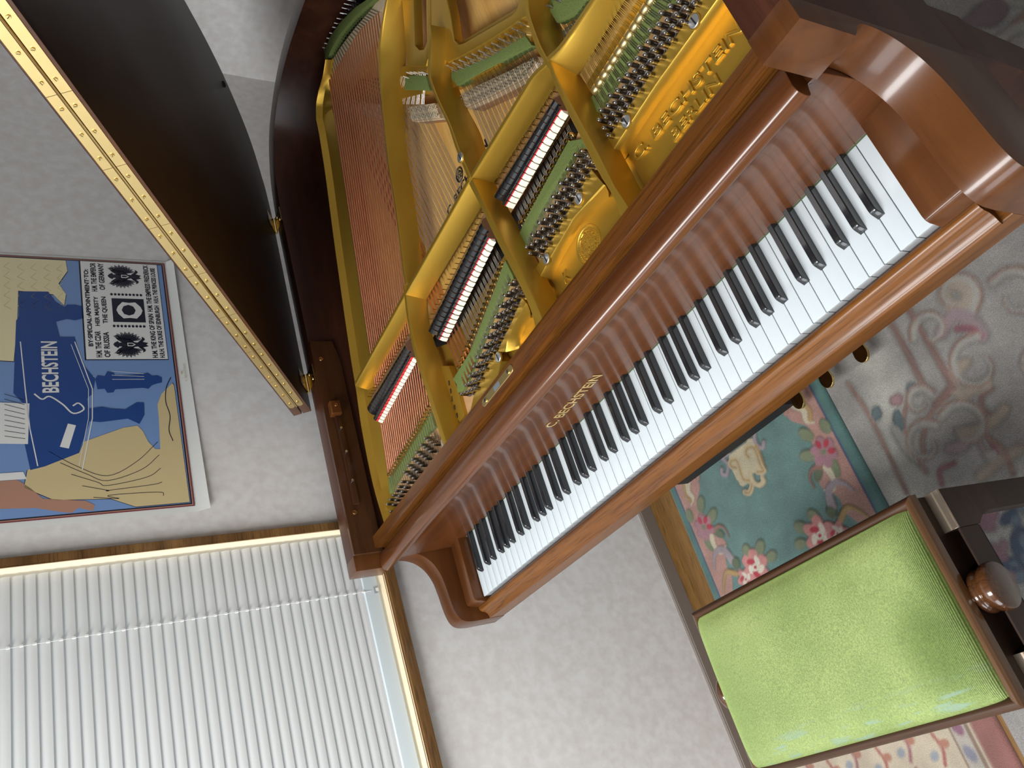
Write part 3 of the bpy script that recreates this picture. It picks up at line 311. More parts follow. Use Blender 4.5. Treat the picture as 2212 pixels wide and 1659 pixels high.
# venetian blind
bl=thing('venetian_blind','closed white venetian blind hanging in the window beside the piano','blind',WP(-.5,1.95,-.235))
mb=MB(); wbox(mb,S0+.01,S1-.006,1.935,1.965,-.245,-.212,M['slatm']); build('headrail',mb,bl)
cz=-.2225; nsl=46; z00=.9270
for i in range(nsl):
    z=z00+i*.0222; th=math.radians(67); rows=[]
    for j in range(7):
        t=(j/6-.5)*.0262; hgt=.0036*(1-(2*j/6-1)**2)
        a=-math.cos(th)*t+math.sin(th)*hgt; zz=math.sin(th)*t+math.cos(th)*hgt
        rows.append([WP(s,z+zz,cz+a) for s in (S0+.012,.2690)])
    mb=MB(); mb.grid(rows,M['slatm']); build('slat',mb,bl,smooth=True)
mb=MB(); wbox(mb,S0+.012,.2690,.880,.9170,-.226,-.212,M['pvc']); build('bottom_rail',mb,bl,bevel=.004,seg=3)
for s in (.124,-.52,-1.15):
    mb=MB(); mb.tube([WP(s-.002,.90,-.2105),WP(s-.002,1.93,-.2105)],.0004,M['cord'],5); build('ladder_cord',mb,bl)
    mb=MB()
    for i in range(nsl): wbox(mb,s-.003,s+.0008,z00-.0112+i*.0222,z00-.0050+i*.0222,-.2135,-.2105,M['cord'])
    build('ladder_rung',mb,bl)
    mb=MB(); wbox(mb,s-.009,s+.008,.878,.893,-.2120,-.205,M['glass']); wbox(mb,s-.004,s+.003,.8825,.8885,-.2105,-.2085,M['cord']); build('cord_button',mb,bl)
# ---------------------------------------------------------------- poster (generic stand-in composition)
pst=thing('poster','large unframed poster of a blue piano on the wall between window and open piano lid','poster',WP(.73,1.24,CW))
pc={k:flat('print_'+k,c,.42) for k,c in dict(paper=(.70,.72,.70),blue=(.175,.295,.56),navy=(.016,.06,.24),tan=(.60,.49,.265),cream=(.76,.68,.42),pink=(.42,.225,.16),white=(.74,.75,.74),red=(.20,.05,.06),ink=(.012,.014,.03),gold=(.55,.46,.26)).items()}
def curl(s,z): return .0012+.016*max(0,(1.262-z)/.03)**2*(.35+.65*abs((s-.73)/.36)**2)
mb=MB(); rows=[]
for i in range(41):
    z=1.236+ (2.26-1.236)*i/40
    rows.append([WP(.3655+(1.107-.3655)*j/24,z+(.009*j/24 if i==0 else .0),CW+curl(.3655+.7415*j/24,z)) for j in range(25)])
mb.grid(rows,pc['paper']); sh=build('sheet',mb,pst,smooth=True)
mb=MB()
def ppoly(pts,m,lv):
    n=len(pts); tri=tessellate_polygon([[Vector((p[0],p[1],0)) for p in pts]])
    mb.add([WP(p[0],p[1],CW+.0014+.0003*lv+curl(p[0],p[1])) for p in pts],[tuple(t) for t in tri],m)
P=DATA['P']
def rect(a,b_,c,d): return [(a,c),(b_,c),(b_,d),(a,d)]
ppoly(rect(.379,1.099,1.2665,2.225),pc['red'],1); ppoly(rect(.382,1.096,1.2695,2.222),pc['pink'],2); ppoly(rect(.384,1.094,1.272,2.220),pc['ink'],3); ppoly(rect(.387,1.091,1.275,2.217),pc['blue'],4)
def sm(pts,n=4):
    Q=pts+[pts[0]]; return [p for p in spline([Q[-2]]+Q+[Q[1]],n)[n:-n-1]]
def clampz(pts,lo=1.276,s0=.388,s1=1.09): return [(min(max(p[0],s0),s1),max(p[1],lo)) for p in pts]
ext=lambda pts:[(p[0],p[1]+(.35 if p[1]>1.62 else 0)) for p in pts]
ppoly(clampz(ext(P['wing'])),pc['ink'],5)
ppoly(clampz([(p[0]+.002,p[1]+.001) for p in ext(P['wing'])]),pc['cream'],6)
ppoly(clampz(ext(P['hair'])),pc['pink'],6)
g0=clampz(P['gown']); ppoly(g0,pc['ink'],5)
cg=np.mean(np.array(g0),0); ppoly([tuple(cg+(np.array(p)-cg)*.992) for p in g0],pc['tan'],6)
ppoly(P['piano'],pc['navy'],7); ppoly(P['leg'],pc['navy'],7); ppoly(P['pedals'],pc['navy'],7); ppoly(ext(P['page']),pc['white'],8); ppoly(P['keys'],pc['white'],8)
ppoly(clampz(ext(P['face'])),pc['white'],7)
def pline(pts,w,m,lv):
    pts=[np.array(p) for p in pts]
    for a,b_ in zip(pts[:-1],pts[1:]):
        d=(b_-a); l=np.linalg.norm(d)+1e-9; n_=np.array([-d[1],d[0]])/l*w/2
        ppoly([tuple(a+n_),tuple(b_+n_),tuple(b_-n_),tuple(a-n_)],m,lv)
# plain contour lines on the piano side and drapery
pl=P['piano']; 
pline([(.835,1.600),(.70,1.592),(.60,1.585),(.505,1.572)],.0022,pc['white'],8)
pline([(.836,1.489),(.70,1.458),(.62,1.462),(.49,1.488)],.0022,pc['white'],8); pline([(.828,1.497),(.70,1.466),(.62,1.470),(.50,1.494)],.0012,pc['white'],8)
for k in range(5): pline([(.735,1.455-.003-.027*k*.0),(.735-.0,1.455)],.001,pc['white'],8)
for k in range(1,4): pline([(.762-.012*k,1.415),(.745-.008*k+.004,1.345)],.0012,pc['white'],8)
pline(spline([(.69,1.575),(.675,1.56),(.682,1.545),(.66,1.52),(.635,1.50),(.645,1.478),(.662,1.488),(.655,1.50)],5),.0035,pc['white'],8)
for k in range(5):
    pline(spline([(.54-.03*k,1.55-.02*k),(.50-.022*k,1.50-.02*k),(.47-.012*k,1.44),(.50-.02*k,1.38-.01*k),(.55-.035*k,1.33)],5),.0013,pc['ink'],7)
pline(spline([(.73,1.285),(.70,1.298),(.66,1.303),(.62,1.297),(.58,1.303),(.55,1.297)],5),.002,pc['ink'],7)
for k in range(5):
    for j in range(5): pline([(1.075-.03*j,1.62-.028*k),(1.06-.03*j,1.632-.028*k),(1.05-.03*j,1.618-.028*k)],.0012,pc['tan'],7)
for k in range(9): pline([(.687-.0135*k+.004,1.632),(.672-.0125*k+.002,1.594)],.0012,pc['ink'],9)
# text panel
T=rect(.782,1.090,1.2855,1.470); ppoly(T,pc['ink'],7); ppoly(rect(.7845,1.0905,1.2865,1.4665),pc['white'],8)
def ptext(s,s0,s1,z,h,m,lv,bold=0):
    put_text(mb,s,WP(s0,z,CW+.0014+.0003*lv+curl(s0,z)),dw,(0,0,1),nw,s1-s0,h,m,0,bold)
for s,a,b_,z,h in (('BY·SPECIAL·APPOINTMENT·TO:',.822,1.064,1.4505,.0105),('H.M. THE CZAR',.790,.868,1.433,.013),('HER MAJESTY',.884,.976,1.433,.013),('H.M. THE EMPEROR',.992,1.086,1.433,.013),
  ('OF RUSSIA',.790,.866,1.415,.013),('THE QUEEN',.892,.976,1.415,.013),('OF GERMANY',.998,1.086,1.415,.013),('H.M. THE KING OF SPAIN',.788,.925,1.3095,.0125),('H.M. THE EMPRESS FREDERICK',.932,1.087,1.3095,.0125),
  ('H.R.H. THE DUKE OF EDINBURGH',.788,.952,1.2935,.0115),('H.R.H. THE PRINCESS LOUISE',.960,1.078,1.2935,.0115)):
    ptext(s,a,b_,z,h,pc['ink'],9,.0006)
def eagle(cs,cz,k):
    ppoly([(cs+k*x,cz+k*y) for x,y in ((0,1.0),(.14,.92),(.26,.74),(.13,.66),(.17,.45),(.24,.15),(.14,-.35),(.22,-.62),(.12,-.95),(0,-.82),(-.12,-.95),(-.22,-.62),(-.14,-.35),(-.24,.15),(-.17,.45),(-.13,.66),(-.26,.74),(-.14,.92))],pc['ink'],9)
    for sg in (-1,1):
        ppoly([(cs+sg*k*x,cz+k*y) for x,y in ((.1,.45),(.35,.75),(.62,.92),(.72,.80),(.55,.55),(.45,.1),(.15,-.2))],pc['ink'],9)
        for i in range(9):
            a=math.radians(58-i*16); r1=.98-.02*i; w_=.085
            c0=(.22+.12*math.cos(a),.18+.12*math.sin(a)); t_=(.22+r1*.86*math.cos(a),.16+r1*math.sin(a)); nx_,ny_=-math.sin(a)*w_,math.cos(a)*w_
            m_=(c0[0]*.3+t_[0]*.7,c0[1]*.3+t_[1]*.7)
            ppoly([(cs+sg*k*x,cz+k*y) for x,y in ((c0[0]+nx_*.5,c0[1]+ny_*.5),(m_[0]+nx_,m_[1]+ny_),t_,(m_[0]-nx_,m_[1]-ny_),(c0[0]-nx_*.5,c0[1]-ny_*.5))],pc['ink'],9)
            pline([(cs+sg*k*(c0[0]*.4+t_[0]*.6),cz+k*(c0[1]*.4+t_[1]*.6)),(cs+sg*k*t_[0],cz+k*t_[1])],.0005,pc['white'],10)
        ppoly([(cs+sg*k*x,cz+k*y) for x,y in ((.15,-.35),(.45,-.62),(.60,-.60),(.50,-.74),(.38,-.78),(.12,-.55))],pc['ink'],9)
    ppoly([(cs+k*x,cz+k*y) for x,y in ((-.13,.22),(.13,.22),(.13,-.05),(0,-.24),(-.13,-.05))],pc['white'],10)
    ppoly([(cs+k*x,cz+k*y) for x,y in ((-.07,.18),(.07,.18),(.07,-.03),(0,-.15),(-.07,-.03))],pc['ink'],11)
eagle(.828,1.366,.0405); eagle(1.045,1.366,.0405)
ppoly(rect(.897,.972,1.328,1.402),pc['ink'],9); ppoly([(.9345+.030*math.cos(t/12*math.pi*2)*(1 if t%2 else .8),1.363+.030*math.sin(t/12*math.pi*2)) for t in range(12)],pc['white'],10); ppoly([(.9345+.017*math.cos(t/8*math.pi*2),1.365+.016*math.sin(t/8*math.pi*2)) for t in range(8)],pc['ink'],11)
for s in (.8845,.985):
    for i in range(9): ppoly([(s+.0045*math.cos(t/5*math.pi*2),1.333+.0085*i+.0036*math.sin(t/5*math.pi*2)) for t in range(5)],pc['ink'],9)
ptext('BECHSTEIN',.692,.836,1.527,.034,pc['white'],9,.0012)
for i in range(9): pass
ptext('C. BECHSTEIN',.716,.768,1.2485,.0052,pc['gold'],9); ppoly([(.742+x*.004,1.2575+y*.004) for x,y in ((-1,0),(1,0),(1.2,1),(.5,.5),(0,1.2),(-.5,.5),(-1.2,1))],pc['gold'],9)
build('artwork',mb,pst)
# ================================================================= RUGS
def rug_mesh(name,x0,x1,y0,y1,step,z0,paint,th,m,relief=0):
    nx=int((x1-x0)/step)+1; ny=int((y1-y0)/step)+1
    X,Y=np.meshgrid(np.linspace(x0,x1,nx),np.linspace(y0,y1,ny)); col,h=paint(X,Y)
    Z=np.full_like(X,z0+th)+h*relief; e=np.minimum(np.minimum(X-x0,x1-X),np.minimum(Y-y0,y1-Y)); Z-=th*.5*np.clip(1-e/.006,0,1)**2
    v=np.stack([X,Y,Z],-1).reshape(-1,3); n=nx*ny
    i=np.arange(n).reshape(ny,nx); f=np.stack([i[:-1,:-1],i[:-1,1:],i[1:,1:],i[1:,:-1]],-1).reshape(-1,4)
    ring=list(i[0,:])+list(i[1:,-1])+list(i[-1,-2::-1])+list(i[-2:0:-1,0])
    lo=v[ring].copy(); lo[:,2]=z0; k=len(ring); v=np.vstack([v,lo])
    fs=[tuple(q) for q in f.tolist()]+[(int(ring[a]),int(n+a),int(n+(a+1)%k),int(ring[(a+1)%k])) for a in range(k)]
    me=bpy.data.meshes.new(name); me.from_pydata(v.tolist(),[],fs); me.materials.append(m)
    at=me.color_attributes.new('pattern','FLOAT_COLOR','POINT'); c=np.vstack([col.reshape(-1,3),col.reshape(-1,3)[ring]]); c=np.hstack([c,np.ones((len(c),1))])
    at.data.foreach_set('color',c.ravel().astype(np.float32)); me.polygons.foreach_set('use_smooth',[True]*len(me.polygons)); me.update()
    o=bpy.data.objects.new(name,me); C.objects.link(o); return o
R=DATA['R']; G=dict(teal0=(.115,.21,.19),teal=(.075,.165,.15),blue=(.018,.05,.16),pink=(.40,.22,.18),rose=(.40,.03,.05),rosel=(.52,.22,.20),cream=(.52,.46,.33),leaf=(.17,.20,.115),leafd=(.10,.13,.075),lav=(.31,.26,.28),gold=(.38,.25,.10),tan2=(.50,.41,.25),brn=(.25,.13,.10),tan=(.36,.29,.20),pinkf=(.34,.17,.20),white=(.62,.58,.48))
class Pt:
    def __init__(s,X,Y,base): s.X,s.Y=X,Y; s.c=np.zeros(X.shape+(3,))+np.array(base); s.h=np.zeros_like(X)
    def m(s,mask,col,h=None,soft=None):
        a=np.clip(mask,0,1)[...,None]; s.c[:]=s.c*(1-a)+np.array(col)*a
        if h is not None: s.h[:]=s.h*(1-a[...,0])+h*a[...,0]
    def ell(s,cx,cy,rx,ry,ang,col,h=1,k=.003):
        ca,sa=math.cos(ang),math.sin(ang); u=((s.X-cx)*ca+(s.Y-cy)*sa)/rx; v=(-(s.X-cx)*sa+(s.Y-cy)*ca)/ry
        d=(np.sqrt(u*u+v*v)-1)*min(rx,ry); s.m(.5-d/k,col,h)
    def line(s,pts,w,col,h=1,k=.003,taper=False):
        P=spline(pts,6) if len(pts)>2 else pts; n=len(P)-1
        D=np.full(s.X.shape,9.)
        for i,(a,b) in enumerate(zip(P[:-1],P[1:])):
            ax,ay=a;bx,by=b; dx,dy=bx-ax,by-ay; t=np.clip(((s.X-ax)*dx+(s.Y-ay)*dy)/(dx*dx+dy*dy+1e-12),0,1)
            ww=w*(1-.75*(i+t)/n) if taper else w
            D=np.minimum(D,np.hypot(s.X-ax-t*dx,s.Y-ay-t*dy)-ww)
        s.m(.5-D/k,col,h)
    def leaf(s,a,b,w,col,h=1):
        cx,cy=(a[0]+b[0])/2,(a[1]+b[1])/2; L_=math.hypot(b[0]-a[0],b[1]-a[1])/2; s.ell(cx,cy,L_,w,math.atan2(b[1]-a[1],b[0]-a[0]),col,h)
    def poly(s,pts,col,h=1):
        P=sm(pts,5) ; ins=np.zeros(s.X.shape,bool); n=len(P)
        for i in range(n):
            x1,y1=P[i];x2,y2=P[(i+1)%n]
            if y1==y2: continue
            c=((y1>s.Y)!=(y2>s.Y))&(s.X<(x2-x1)*(s.Y-y1)/(y2-y1)+x1); ins^=c
        s.m(ins.astype(float),col,h)
def flower(p,x,y,r,a0,big=False):
    for k in range(6):
        a=a0+k*math.pi/3; p.ell(x+r*.62*math.cos(a),y+r*.62*math.sin(a),r*.44,r*.36,a,G['pinkf'] if not big else G['rosel'])
    if big:
        for k in range(5):
            a=a0+.5+k*1.256; p.ell(x+r*.42*math.cos(a),y+r*.42*math.sin(a),r*.30,r*.17,a+.9,G['rose'] if k%2 else G['white'])
        p.ell(x,y,r*.28,r*.2,a0,G['white']); p.ell(x,y,r*.12,r*.10,0,G['rose'])
    else:
        for k in (0,1,5): a=a0+k*math.pi/3+.3; p.ell(x+r*.6*math.cos(a),y+r*.6*math.sin(a),r*.3,r*.2,a,G['rose'])
        p.ell(x,y,r*.2,r*.2,0,G['leaf'])
def paint_green(X,Y):
    p=Pt(X,Y,G['teal0']); cx=(-.088+.518)/2; U=X-cx; hw=.303
    f=lambda y:1
    p.m((.5-(hw-.048-np.abs(U))/.004),G['teal']); 
    yo0,yo1=-.185,.72
    inner=.118+.026*np.sin(Y*31+1)+.014*np.sin(Y*74)
    e=np.minimum(hw-np.abs(U),np.minimum(Y-yo0,yo1-Y))
    p.m(.5+(.030+inner*.62-e)/.004,G['pink'],.4)
    p.m(.5+(.030-e)/.003,G['blue'],.2); p.m(.5+(.026-e)/.003,G['teal'],.2)
    tones=.5+.5*np.sin(X*41+Y*17)*np.sin(Y*33-X*9)
    p.poly(R['m_body'],(.52,.45,.30))
    for k_,w_,c_ in (('m_lr',.0065,'lav'),('m_ll',.0065,'lav'),('m_l',.0085,'tan2'),('m_l',.0022,'gold'),('m_r',.0085,'tan2'),('m_r',.0024,'gold'),('m_t',.0075,'tan2')): p.line(R[k_],w_,G[c_],1.1 if c_!='gold' else .8)
    for x,y in R['m_dots']: p.ell(x,y,.010,.007,.6,G['pink'])
    p.line([(q_[0]+.010,q_[1]-.002) for q_ in R['m_r'][3:7]],.0045,G['gold'],1,taper=True)
    def side(sg):
        o=(lambda q:q) if sg>0 else (lambda q:(-.088+.518-q[0],q[1]+.008))
        for a,b_,w,c in (((.405,.155),(.435,.118),.015,'leaf'),((.475,.147),(.480,.108),.014,'leaf'),((.375,.103),(.425,.080),.015,'leaf'),((.455,.055),(.445,.010),.012,'leaf'),((.415,.055),(.385,.030),.012,'leafd')): p.leaf(o(a),o(b_),w,G[c])
        p.line([o(q) for q in ((.425,.052),(.395,.060),(.375,.048),(.372,.020))],.008,G['brn'],taper=True); p.line([o(q) for q in ((.430,.045),(.432,.018),(.420,-.005),(.395,.005))],.010,G['cream'],taper=True)
        flower(p,*o((.4426,.0788)),.036,.4)
        p.line([o(q) for q in ((.395,-.035),(.405,-.004),(.430,.006),(.452,-.006),(.466,-.030))],.013,G['lav'],taper=True); p.line([o(q) for q in ((.43,.215),(.445,.19),(.438,.165),(.455,.15))],.013,G['cream'],taper=True); p.line([o(q) for q in ((.45,.21),(.46,.18),(.45,.16))],.006,G['gold'])
        for a,b_,w,c in (((.270,-.030),(.305,-.055),.015,'leaf'),((.325,-.018),(.345,-.050),.015,'leaf'),((.375,-.035),(.395,-.060),.014,'leafd'),((.245,-.072),(.285,-.078),.013,'leaf')): p.leaf(o(a),o(b_),w,G[c])
        p.line([o(q) for q in ((.40,-.07),(.43,-.055),(.455,-.075),(.47,-.10))],.009,G['gold'],taper=True)
        flower(p,*o((.328,-.080)),.045,.2,True); flower(p,*o((.375,-.095)),.030,.9,True)
    side(1); side(-1)
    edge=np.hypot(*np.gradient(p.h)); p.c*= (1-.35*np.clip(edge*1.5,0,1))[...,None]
    return p.c,p.h
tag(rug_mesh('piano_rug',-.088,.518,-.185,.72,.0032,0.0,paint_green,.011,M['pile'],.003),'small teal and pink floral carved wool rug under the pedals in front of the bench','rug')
CC=dict(brn=(.27,.165,.13),brn2=(.215,.13,.11),mauve=(.27,.205,.215),red=(.24,.09,.11),tan=(.32,.265,.21),teal=(.10,.135,.14),pinkb=(.28,.17,.17),cream=(.32,.305,.27),pur=(.16,.11,.12),navy=(.06,.085,.13))
def paint_carpet(X,Y):
    p=Pt(X,Y,(.245,.228,.215))
    n=.5+.5*np.sin(X*9+1.3*np.sin(Y*7))*np.sin(Y*8+.9*np.sin(X*11)); p.m(n*.4,(.31,.30,.275))
    band=np.exp(-((X-.60-.05*np.sin(Y*9))/.055)**2)*(Y<.2); p.m(band*.7,(.46,.45,.39))
    p.m(np.clip((X-.62)/.15,0,1)*np.clip((-.1-Y)/.1,0,1)*.6,(.50,.49,.45))  # brighter floor light near the bench mixed into the carpet colour
    for c,l in R['strokes']:
        p.line(l,.0050 if c!='tan' else .011,CC[c],.5,.005)
    for c,(a,b_) in R['leaf2']: p.leaf(a,b_,.013,CC[c],.5)
    for c,l in R['tstrokes']: p.line(l,.007 if c not in('tan','mauve','pur') else .014,CC[c],.5,.006)
    N_=R['navy']
    for (x,y),r,a in zip(N_,(.022,.018,.030,.030,.026,.026),(.3,1.2,.8,.1,-.4,1.4)): p.ell(x,y,r,r*.5,a,CC['navy'],.5,.006); p.ell(x+.01,y-.012,r*.7,r*.4,a+.5,(.14,.18,.22),.5,.006)
    for (x,y) in R['mv2']: p.ell(x,y,.022,.014,x*40,(.25,.14,.17),.5,.006); p.ell(x+.018,y+.006,.012,.009,1,(.28,.17,.19),.5,.006)
    for (x,y,r0,a0,sg) in ((.665,-.02,.045,.5,1),(.755,-.03,.05,2.2,-1),(.84,.06,.055,1.0,1),(.80,.17,.04,3.,-1),(.93,.0,.05,4.,1),(.70,.06,.03,0.,1),(.88,.2,.045,5.,1),(.97,.13,.05,2.,-1)):
        for w_,c_,o_ in ((.0085,'cream',0),(.0032,'brn',.010)):
            p.line([(x+(r0+o_)*(1-t/9)*math.cos(a0+sg*t),y+(r0+o_)*(1-t/9)*math.sin(a0+sg*t)) for t in np.linspace(0,5.6,10)],w_,CC[c_],.5,.005,True)
    rng=random.Random(5)
    for k in range(26):
        x=rng.uniform(.55,2.6); y=rng.uniform(-1.4,.9)
        if x<1.02 and y>-.7: continue
        s_=[(x+.09*math.cos(t)*(1-t/8),y+.09*math.sin(t)*(1-t/8)) for t in np.linspace(0,5.5,9)]; p.line(s_,.012,CC[rng.choice(['brn','tan','mauve','cream'])],.5,.006,True)
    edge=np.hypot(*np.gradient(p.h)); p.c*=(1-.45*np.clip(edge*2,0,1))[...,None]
    return p.c,p.h
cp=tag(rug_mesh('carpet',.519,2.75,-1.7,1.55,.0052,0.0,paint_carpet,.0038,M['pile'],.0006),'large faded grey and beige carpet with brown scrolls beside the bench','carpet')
def paint_red(X,Y):
    p=Pt(X,Y,(.46,.39,.29)); u=.508-X
    p.m(.5-(u-.055)/.004,(.24,.10,.085)); p.m(((u>.062)&(u<.072)).astype(float),(.22,.155,.11)); p.m(((u>.10)&(u<.108)).astype(float),(.22,.155,.11)); p.m(((u>.072)&(u<.10)).astype(float),(.38,.34,.29))
    for k in range(14): p.ell(.508-.086,-.53-k*.05,.011,.017,.3,(.20,.20,.25) if k%2 else (.22,.10,.15),0,.004)
    for k in range(7):
        for j in range(9):
            x=.36-.075*j; y=-.56-.075*k+.02*(j%2); p.line([(x,y+.03),(x+.008,y),(x-.004,y-.03)],.004,(.26,.11,.12) if j%2 else (.30,.10,.08),0,.004); p.ell(x+.018,y+.008,.011,.009,0,(.33,.15,.10),0,.004); p.ell(x-.018,y-.01,.012,.009,.6,(.24,.26,.28),0,.004)
    return p.c,p.h
tag(rug_mesh('patterned_rug',-.19,.508,-1.35,-.515,.0045,0.0,paint_red,.010,M['pile'],0),'cream and red patterned rug on the floor behind the bench','rug')
# ================================================================= PIANO
D=DATA; PT=(.6136,.70,0)
pn=thing('grand_piano','brown mahogany grand piano with open lid and gold iron frame standing along the wall','piano',PT)
DZ=.016
right=[(.361,1.483),(.50,1.452),(.63,1.385),(.74,1.29),(.83,1.17),(.91,1.05),(1.0,.95),(1.11,.86),(1.22,.77),(1.30,.67),(1.335,.56),(1.338,.45)]
left=[(-.112,.9),(-.112,1.08),(-.1115,1.17),(-.105,1.24),(-.088,1.315),(-.041,1.402),(.025,1.452),(.133,1.490),(.251,1.4965),(.361,1.483)]
outer=[(-.112,.15)]+spline(left,4)[:-1]+spline(right,4)+[(1.338,.15)]
def offset(P,d):
    out=[]
    for i,p in enumerate(P):
        a=Vector(P[max(i-1,0)]); b_=Vector(P[min(i+1,len(P)-1)]); t=(b_-a).normalized(); n=Vector((t.y,-t.x)); out.append((p[0]+n.x*d,p[1]+n.y*d))
    return out
inner=offset(outer,.052)
def ringm(name,o,i,z0,z1,m,parent,**k):
    mb=MB(); n=len(o); rows=[[(*p,z0) for p in o],[(*p,z1) for p in o],[(*p,z1) for p in i],[(*p,z0) for p in i],[(*p,z0) for p in o]]
    mb.grid(rows,m)
    for q in (0,-1): mb.add([(*o[q],z0),(*o[q],z1),(*i[q],z1),(*i[q],z0)],[(0,1,2,3)],m)
    return build(name,mb,parent,**k)
rim=ringm('rim',outer,inner,.684,.983,M['wood_dk'],pn,bevel=.0018)
ledge=offset(inner,.075); ringm('inner_rim',offset(inner,-.001),ledge,.70,.838,M['wood_y'],pn)
armp=[(.152,.983),(.118,.983),(.118,.905),(.126,.897),(.137,.888),(.1435,.878),(.1455,.866),(.1425,.845),(.132,.822),(.112,.8025),(.084,.790),(.05,.7845),(.02,.782),(-.007,.7775),(-.024,.769),(-.032,.755),(-.0345,.735),(-.0345,.66),(.152,.66)]
ap=[armp[0],armp[1],armp[2]]+spline(armp[2:17],4)[1:]+armp[17:]
for nm,(x0,x1) in (('arm',(-.112,-.060)),('arm',(1.286,1.338))):
    mb=MB(); mb.prism(ap,YZ,x0,x1,M['arm']); a=build(nm,mb,pn,bevel=.0014,angle=28)
# liner with music desk rail
mb=MB(); mb.prism([(.152,.915),(.66,.915),(.7175,.925),(.7175,.9835),(.152,.9835)],YZ,-.0605,-.050,M['liner']); build('cheek_liner',mb,pn,bevel=.001,seg=1)
rail=boxo('desk_rail',M['liner'],pn,-.0505,-.042,.268,.512,.948,.9625,bevel=.0025)
boxo('rail_stop',M['wood_y'],pn,-.0505,-.030,.497,.532,.947,.972,bevel=.001,seg=1)
for y in (.458,.396,.322):
    mb=MB(); mb.lathe((-.0425,y,.957),(1,0,0),[(.0022,0),(.0022,.006),(.0032,.007),(.0032,.011),(0,.012)],M['steel'],12); build('rail_peg',mb,rail,smooth=True)
def screw(c,ax,r,m,parent,slot=.4,name='screw',h=.0016):
    c=Vector(c); ax=Vector(ax).normalized(); mb=MB(); mb.lathe(c,ax,[(r,-.001),(r,h*.6),(r*.93,h),(0,h*1.03)],m,24)
    u=ax.orthogonal().normalized(); w=ax.cross(u); d=u*math.cos(slot)+w*math.sin(slot); e=ax.cross(d)
    q=[c+d*(r*.8*a)+e*(r*.13*b_)+ax*(h*1.12) for a,b_ in ((-1,-1),(1,-1),(1,1),(-1,1))]; mb.add(q,[(0,1,2,3)],M['black'])
    return build(name,mb,parent,smooth=True)
screw((-.0298,.520,.959),(1,0,0),.0045,M['brass'],pn); screw((-.0500,.2508,.962),(1,0,0),.0055,M['brass'],pn); screw((-.0500,.6633,.964),(1,0,0),.0055,M['brass'],pn,1.2)
# keybed, key slip, key blocks
boxo('keybed',M['wood_x'],pn,-.060,1.286,-.034,.60,.66,.699,bevel=.001,seg=1)
slip=[(-.0035,.699),(-.0035,.7195),(-.0060,.7240),(-.0110,.7262),(-.0165,.7248),(-.0205,.720),(-.0225,.7135),(-.0270,.7085),(-.0330,.7060),(-.0365,.7045),(-.0375,.702),(-.0365,.699)]
mb=MB(); mb.prism(slip,YZ,-.0455,1.2725,M['wood_x']); build('key_slip',mb,pn,smooth=True,angle=50)
for x0,x1 in ((-.0465,-.0035),(1.2305,1.2850)):
    mb=MB(); pr=[(.146,.699),(.146,.7535),(.004,.7535),(-.002,.7515),(-.005,.746),(-.006,.738),(-.009,.728),(-.009,.699)]
    mb.prism(pr,YZ,x0,x1,M['arm']); build('key_block',mb,pn,bevel=.0016)
# white and black keys
p_=.0236
for i in range(52):
    x0=i*p_+.0005; x1=(i+1)*p_-.0005; mb=MB()
    mb.box(x0,x1,.0003,.150,.7265,.730,M['ivory']); k=build('white_key',mb,pn,bevel=.0010,seg=2)
    mb=MB(); mb.box(x0+.0002,x1-.0002,.0012,.150,.706,.7268,M['keywood']); build('key_body',mb,k)
offs={'A':.0035,'C':-.0033,'D':.0033,'F':-.0042,'G':0}
names='ABCDEFG'
for i in range(51):
    n=names[i%7]
    if n in 'BE': continue
    xc=(i+1)*p_+offs[n]; mb=MB()
    rows=[]
    for (y,zt,wt,wb) in ((.0490,.7305,.0052,.0054),(.0500,.7330,.0049,.0054),(.0545,.7400,.0046,.0054),(.0570,.7417,.0045,.0054),(.0600,.7424,.0045,.0054),(.150,.7424,.0045,.0054)):
        rows.append([(xc-wb,y,.7300),(xc-wt,y,zt-.0012),(xc-wt+.0012,y,zt),(xc+wt-.0012,y,zt),(xc+wt,y,zt-.0012),(xc+wb,y,.7300)])
    mb.grid(rows,M['ebony'],True); mb.add(rows[0],[tuple(range(6))],M['ebony']); mb.add(rows[-1],[tuple(range(6))],M['ebony']); build('black_key',mb,pn,smooth=True,angle=30)
mb=MB(); mb.box(-.0035,1.2305,.1436,.1452,.728,.7316,M['dfelt']); mb.box(-.0465,-.0035,.1435,.1452,.752,.7545,M['dfelt']); mb.box(1.2305,1.2850,.1435,.1452,.752,.7545,M['dfelt']); build('key_felt',mb,pn)
# fallboard and stretcher
fb=[(.1530,.740),(.1440,.7335),(.1420,.760),(.1370,.850),(.1335,.885),(.1290,.897),(.1200,.9005),(.1125,.903),(.1090,.9075),(.1085,.914),(.1105,.9205),(.1150,.9245),(.1215,.9260),(.1480,.9230),(.1520,.9200),(.1530,.914)]
mb=MB(); mb.prism(fb,YZ,-.0565,1.2725,M['fall']); mb.prism([q_ for q_ in fb if q_[1]<.8975]+[(.153,.8975)],YZ,1.2725,1.2855,M['fall']); fall=build('fallboard',mb,pn,bevel=.0006,seg=1,angle=40)
mb=MB(); put_text(mb,'C. BECHSTEIN',(.527,.1396,.789),(1,0,0),(0,-.055,.998),(0,-1,-.05),.172,.0205,M['decal'],.0004,.0004); build('lettering',mb,fall)
st=boxo('stretcher',M['wood_x'],pn,-.060,1.286,.161,.189,.872,.933,bevel=.0016)
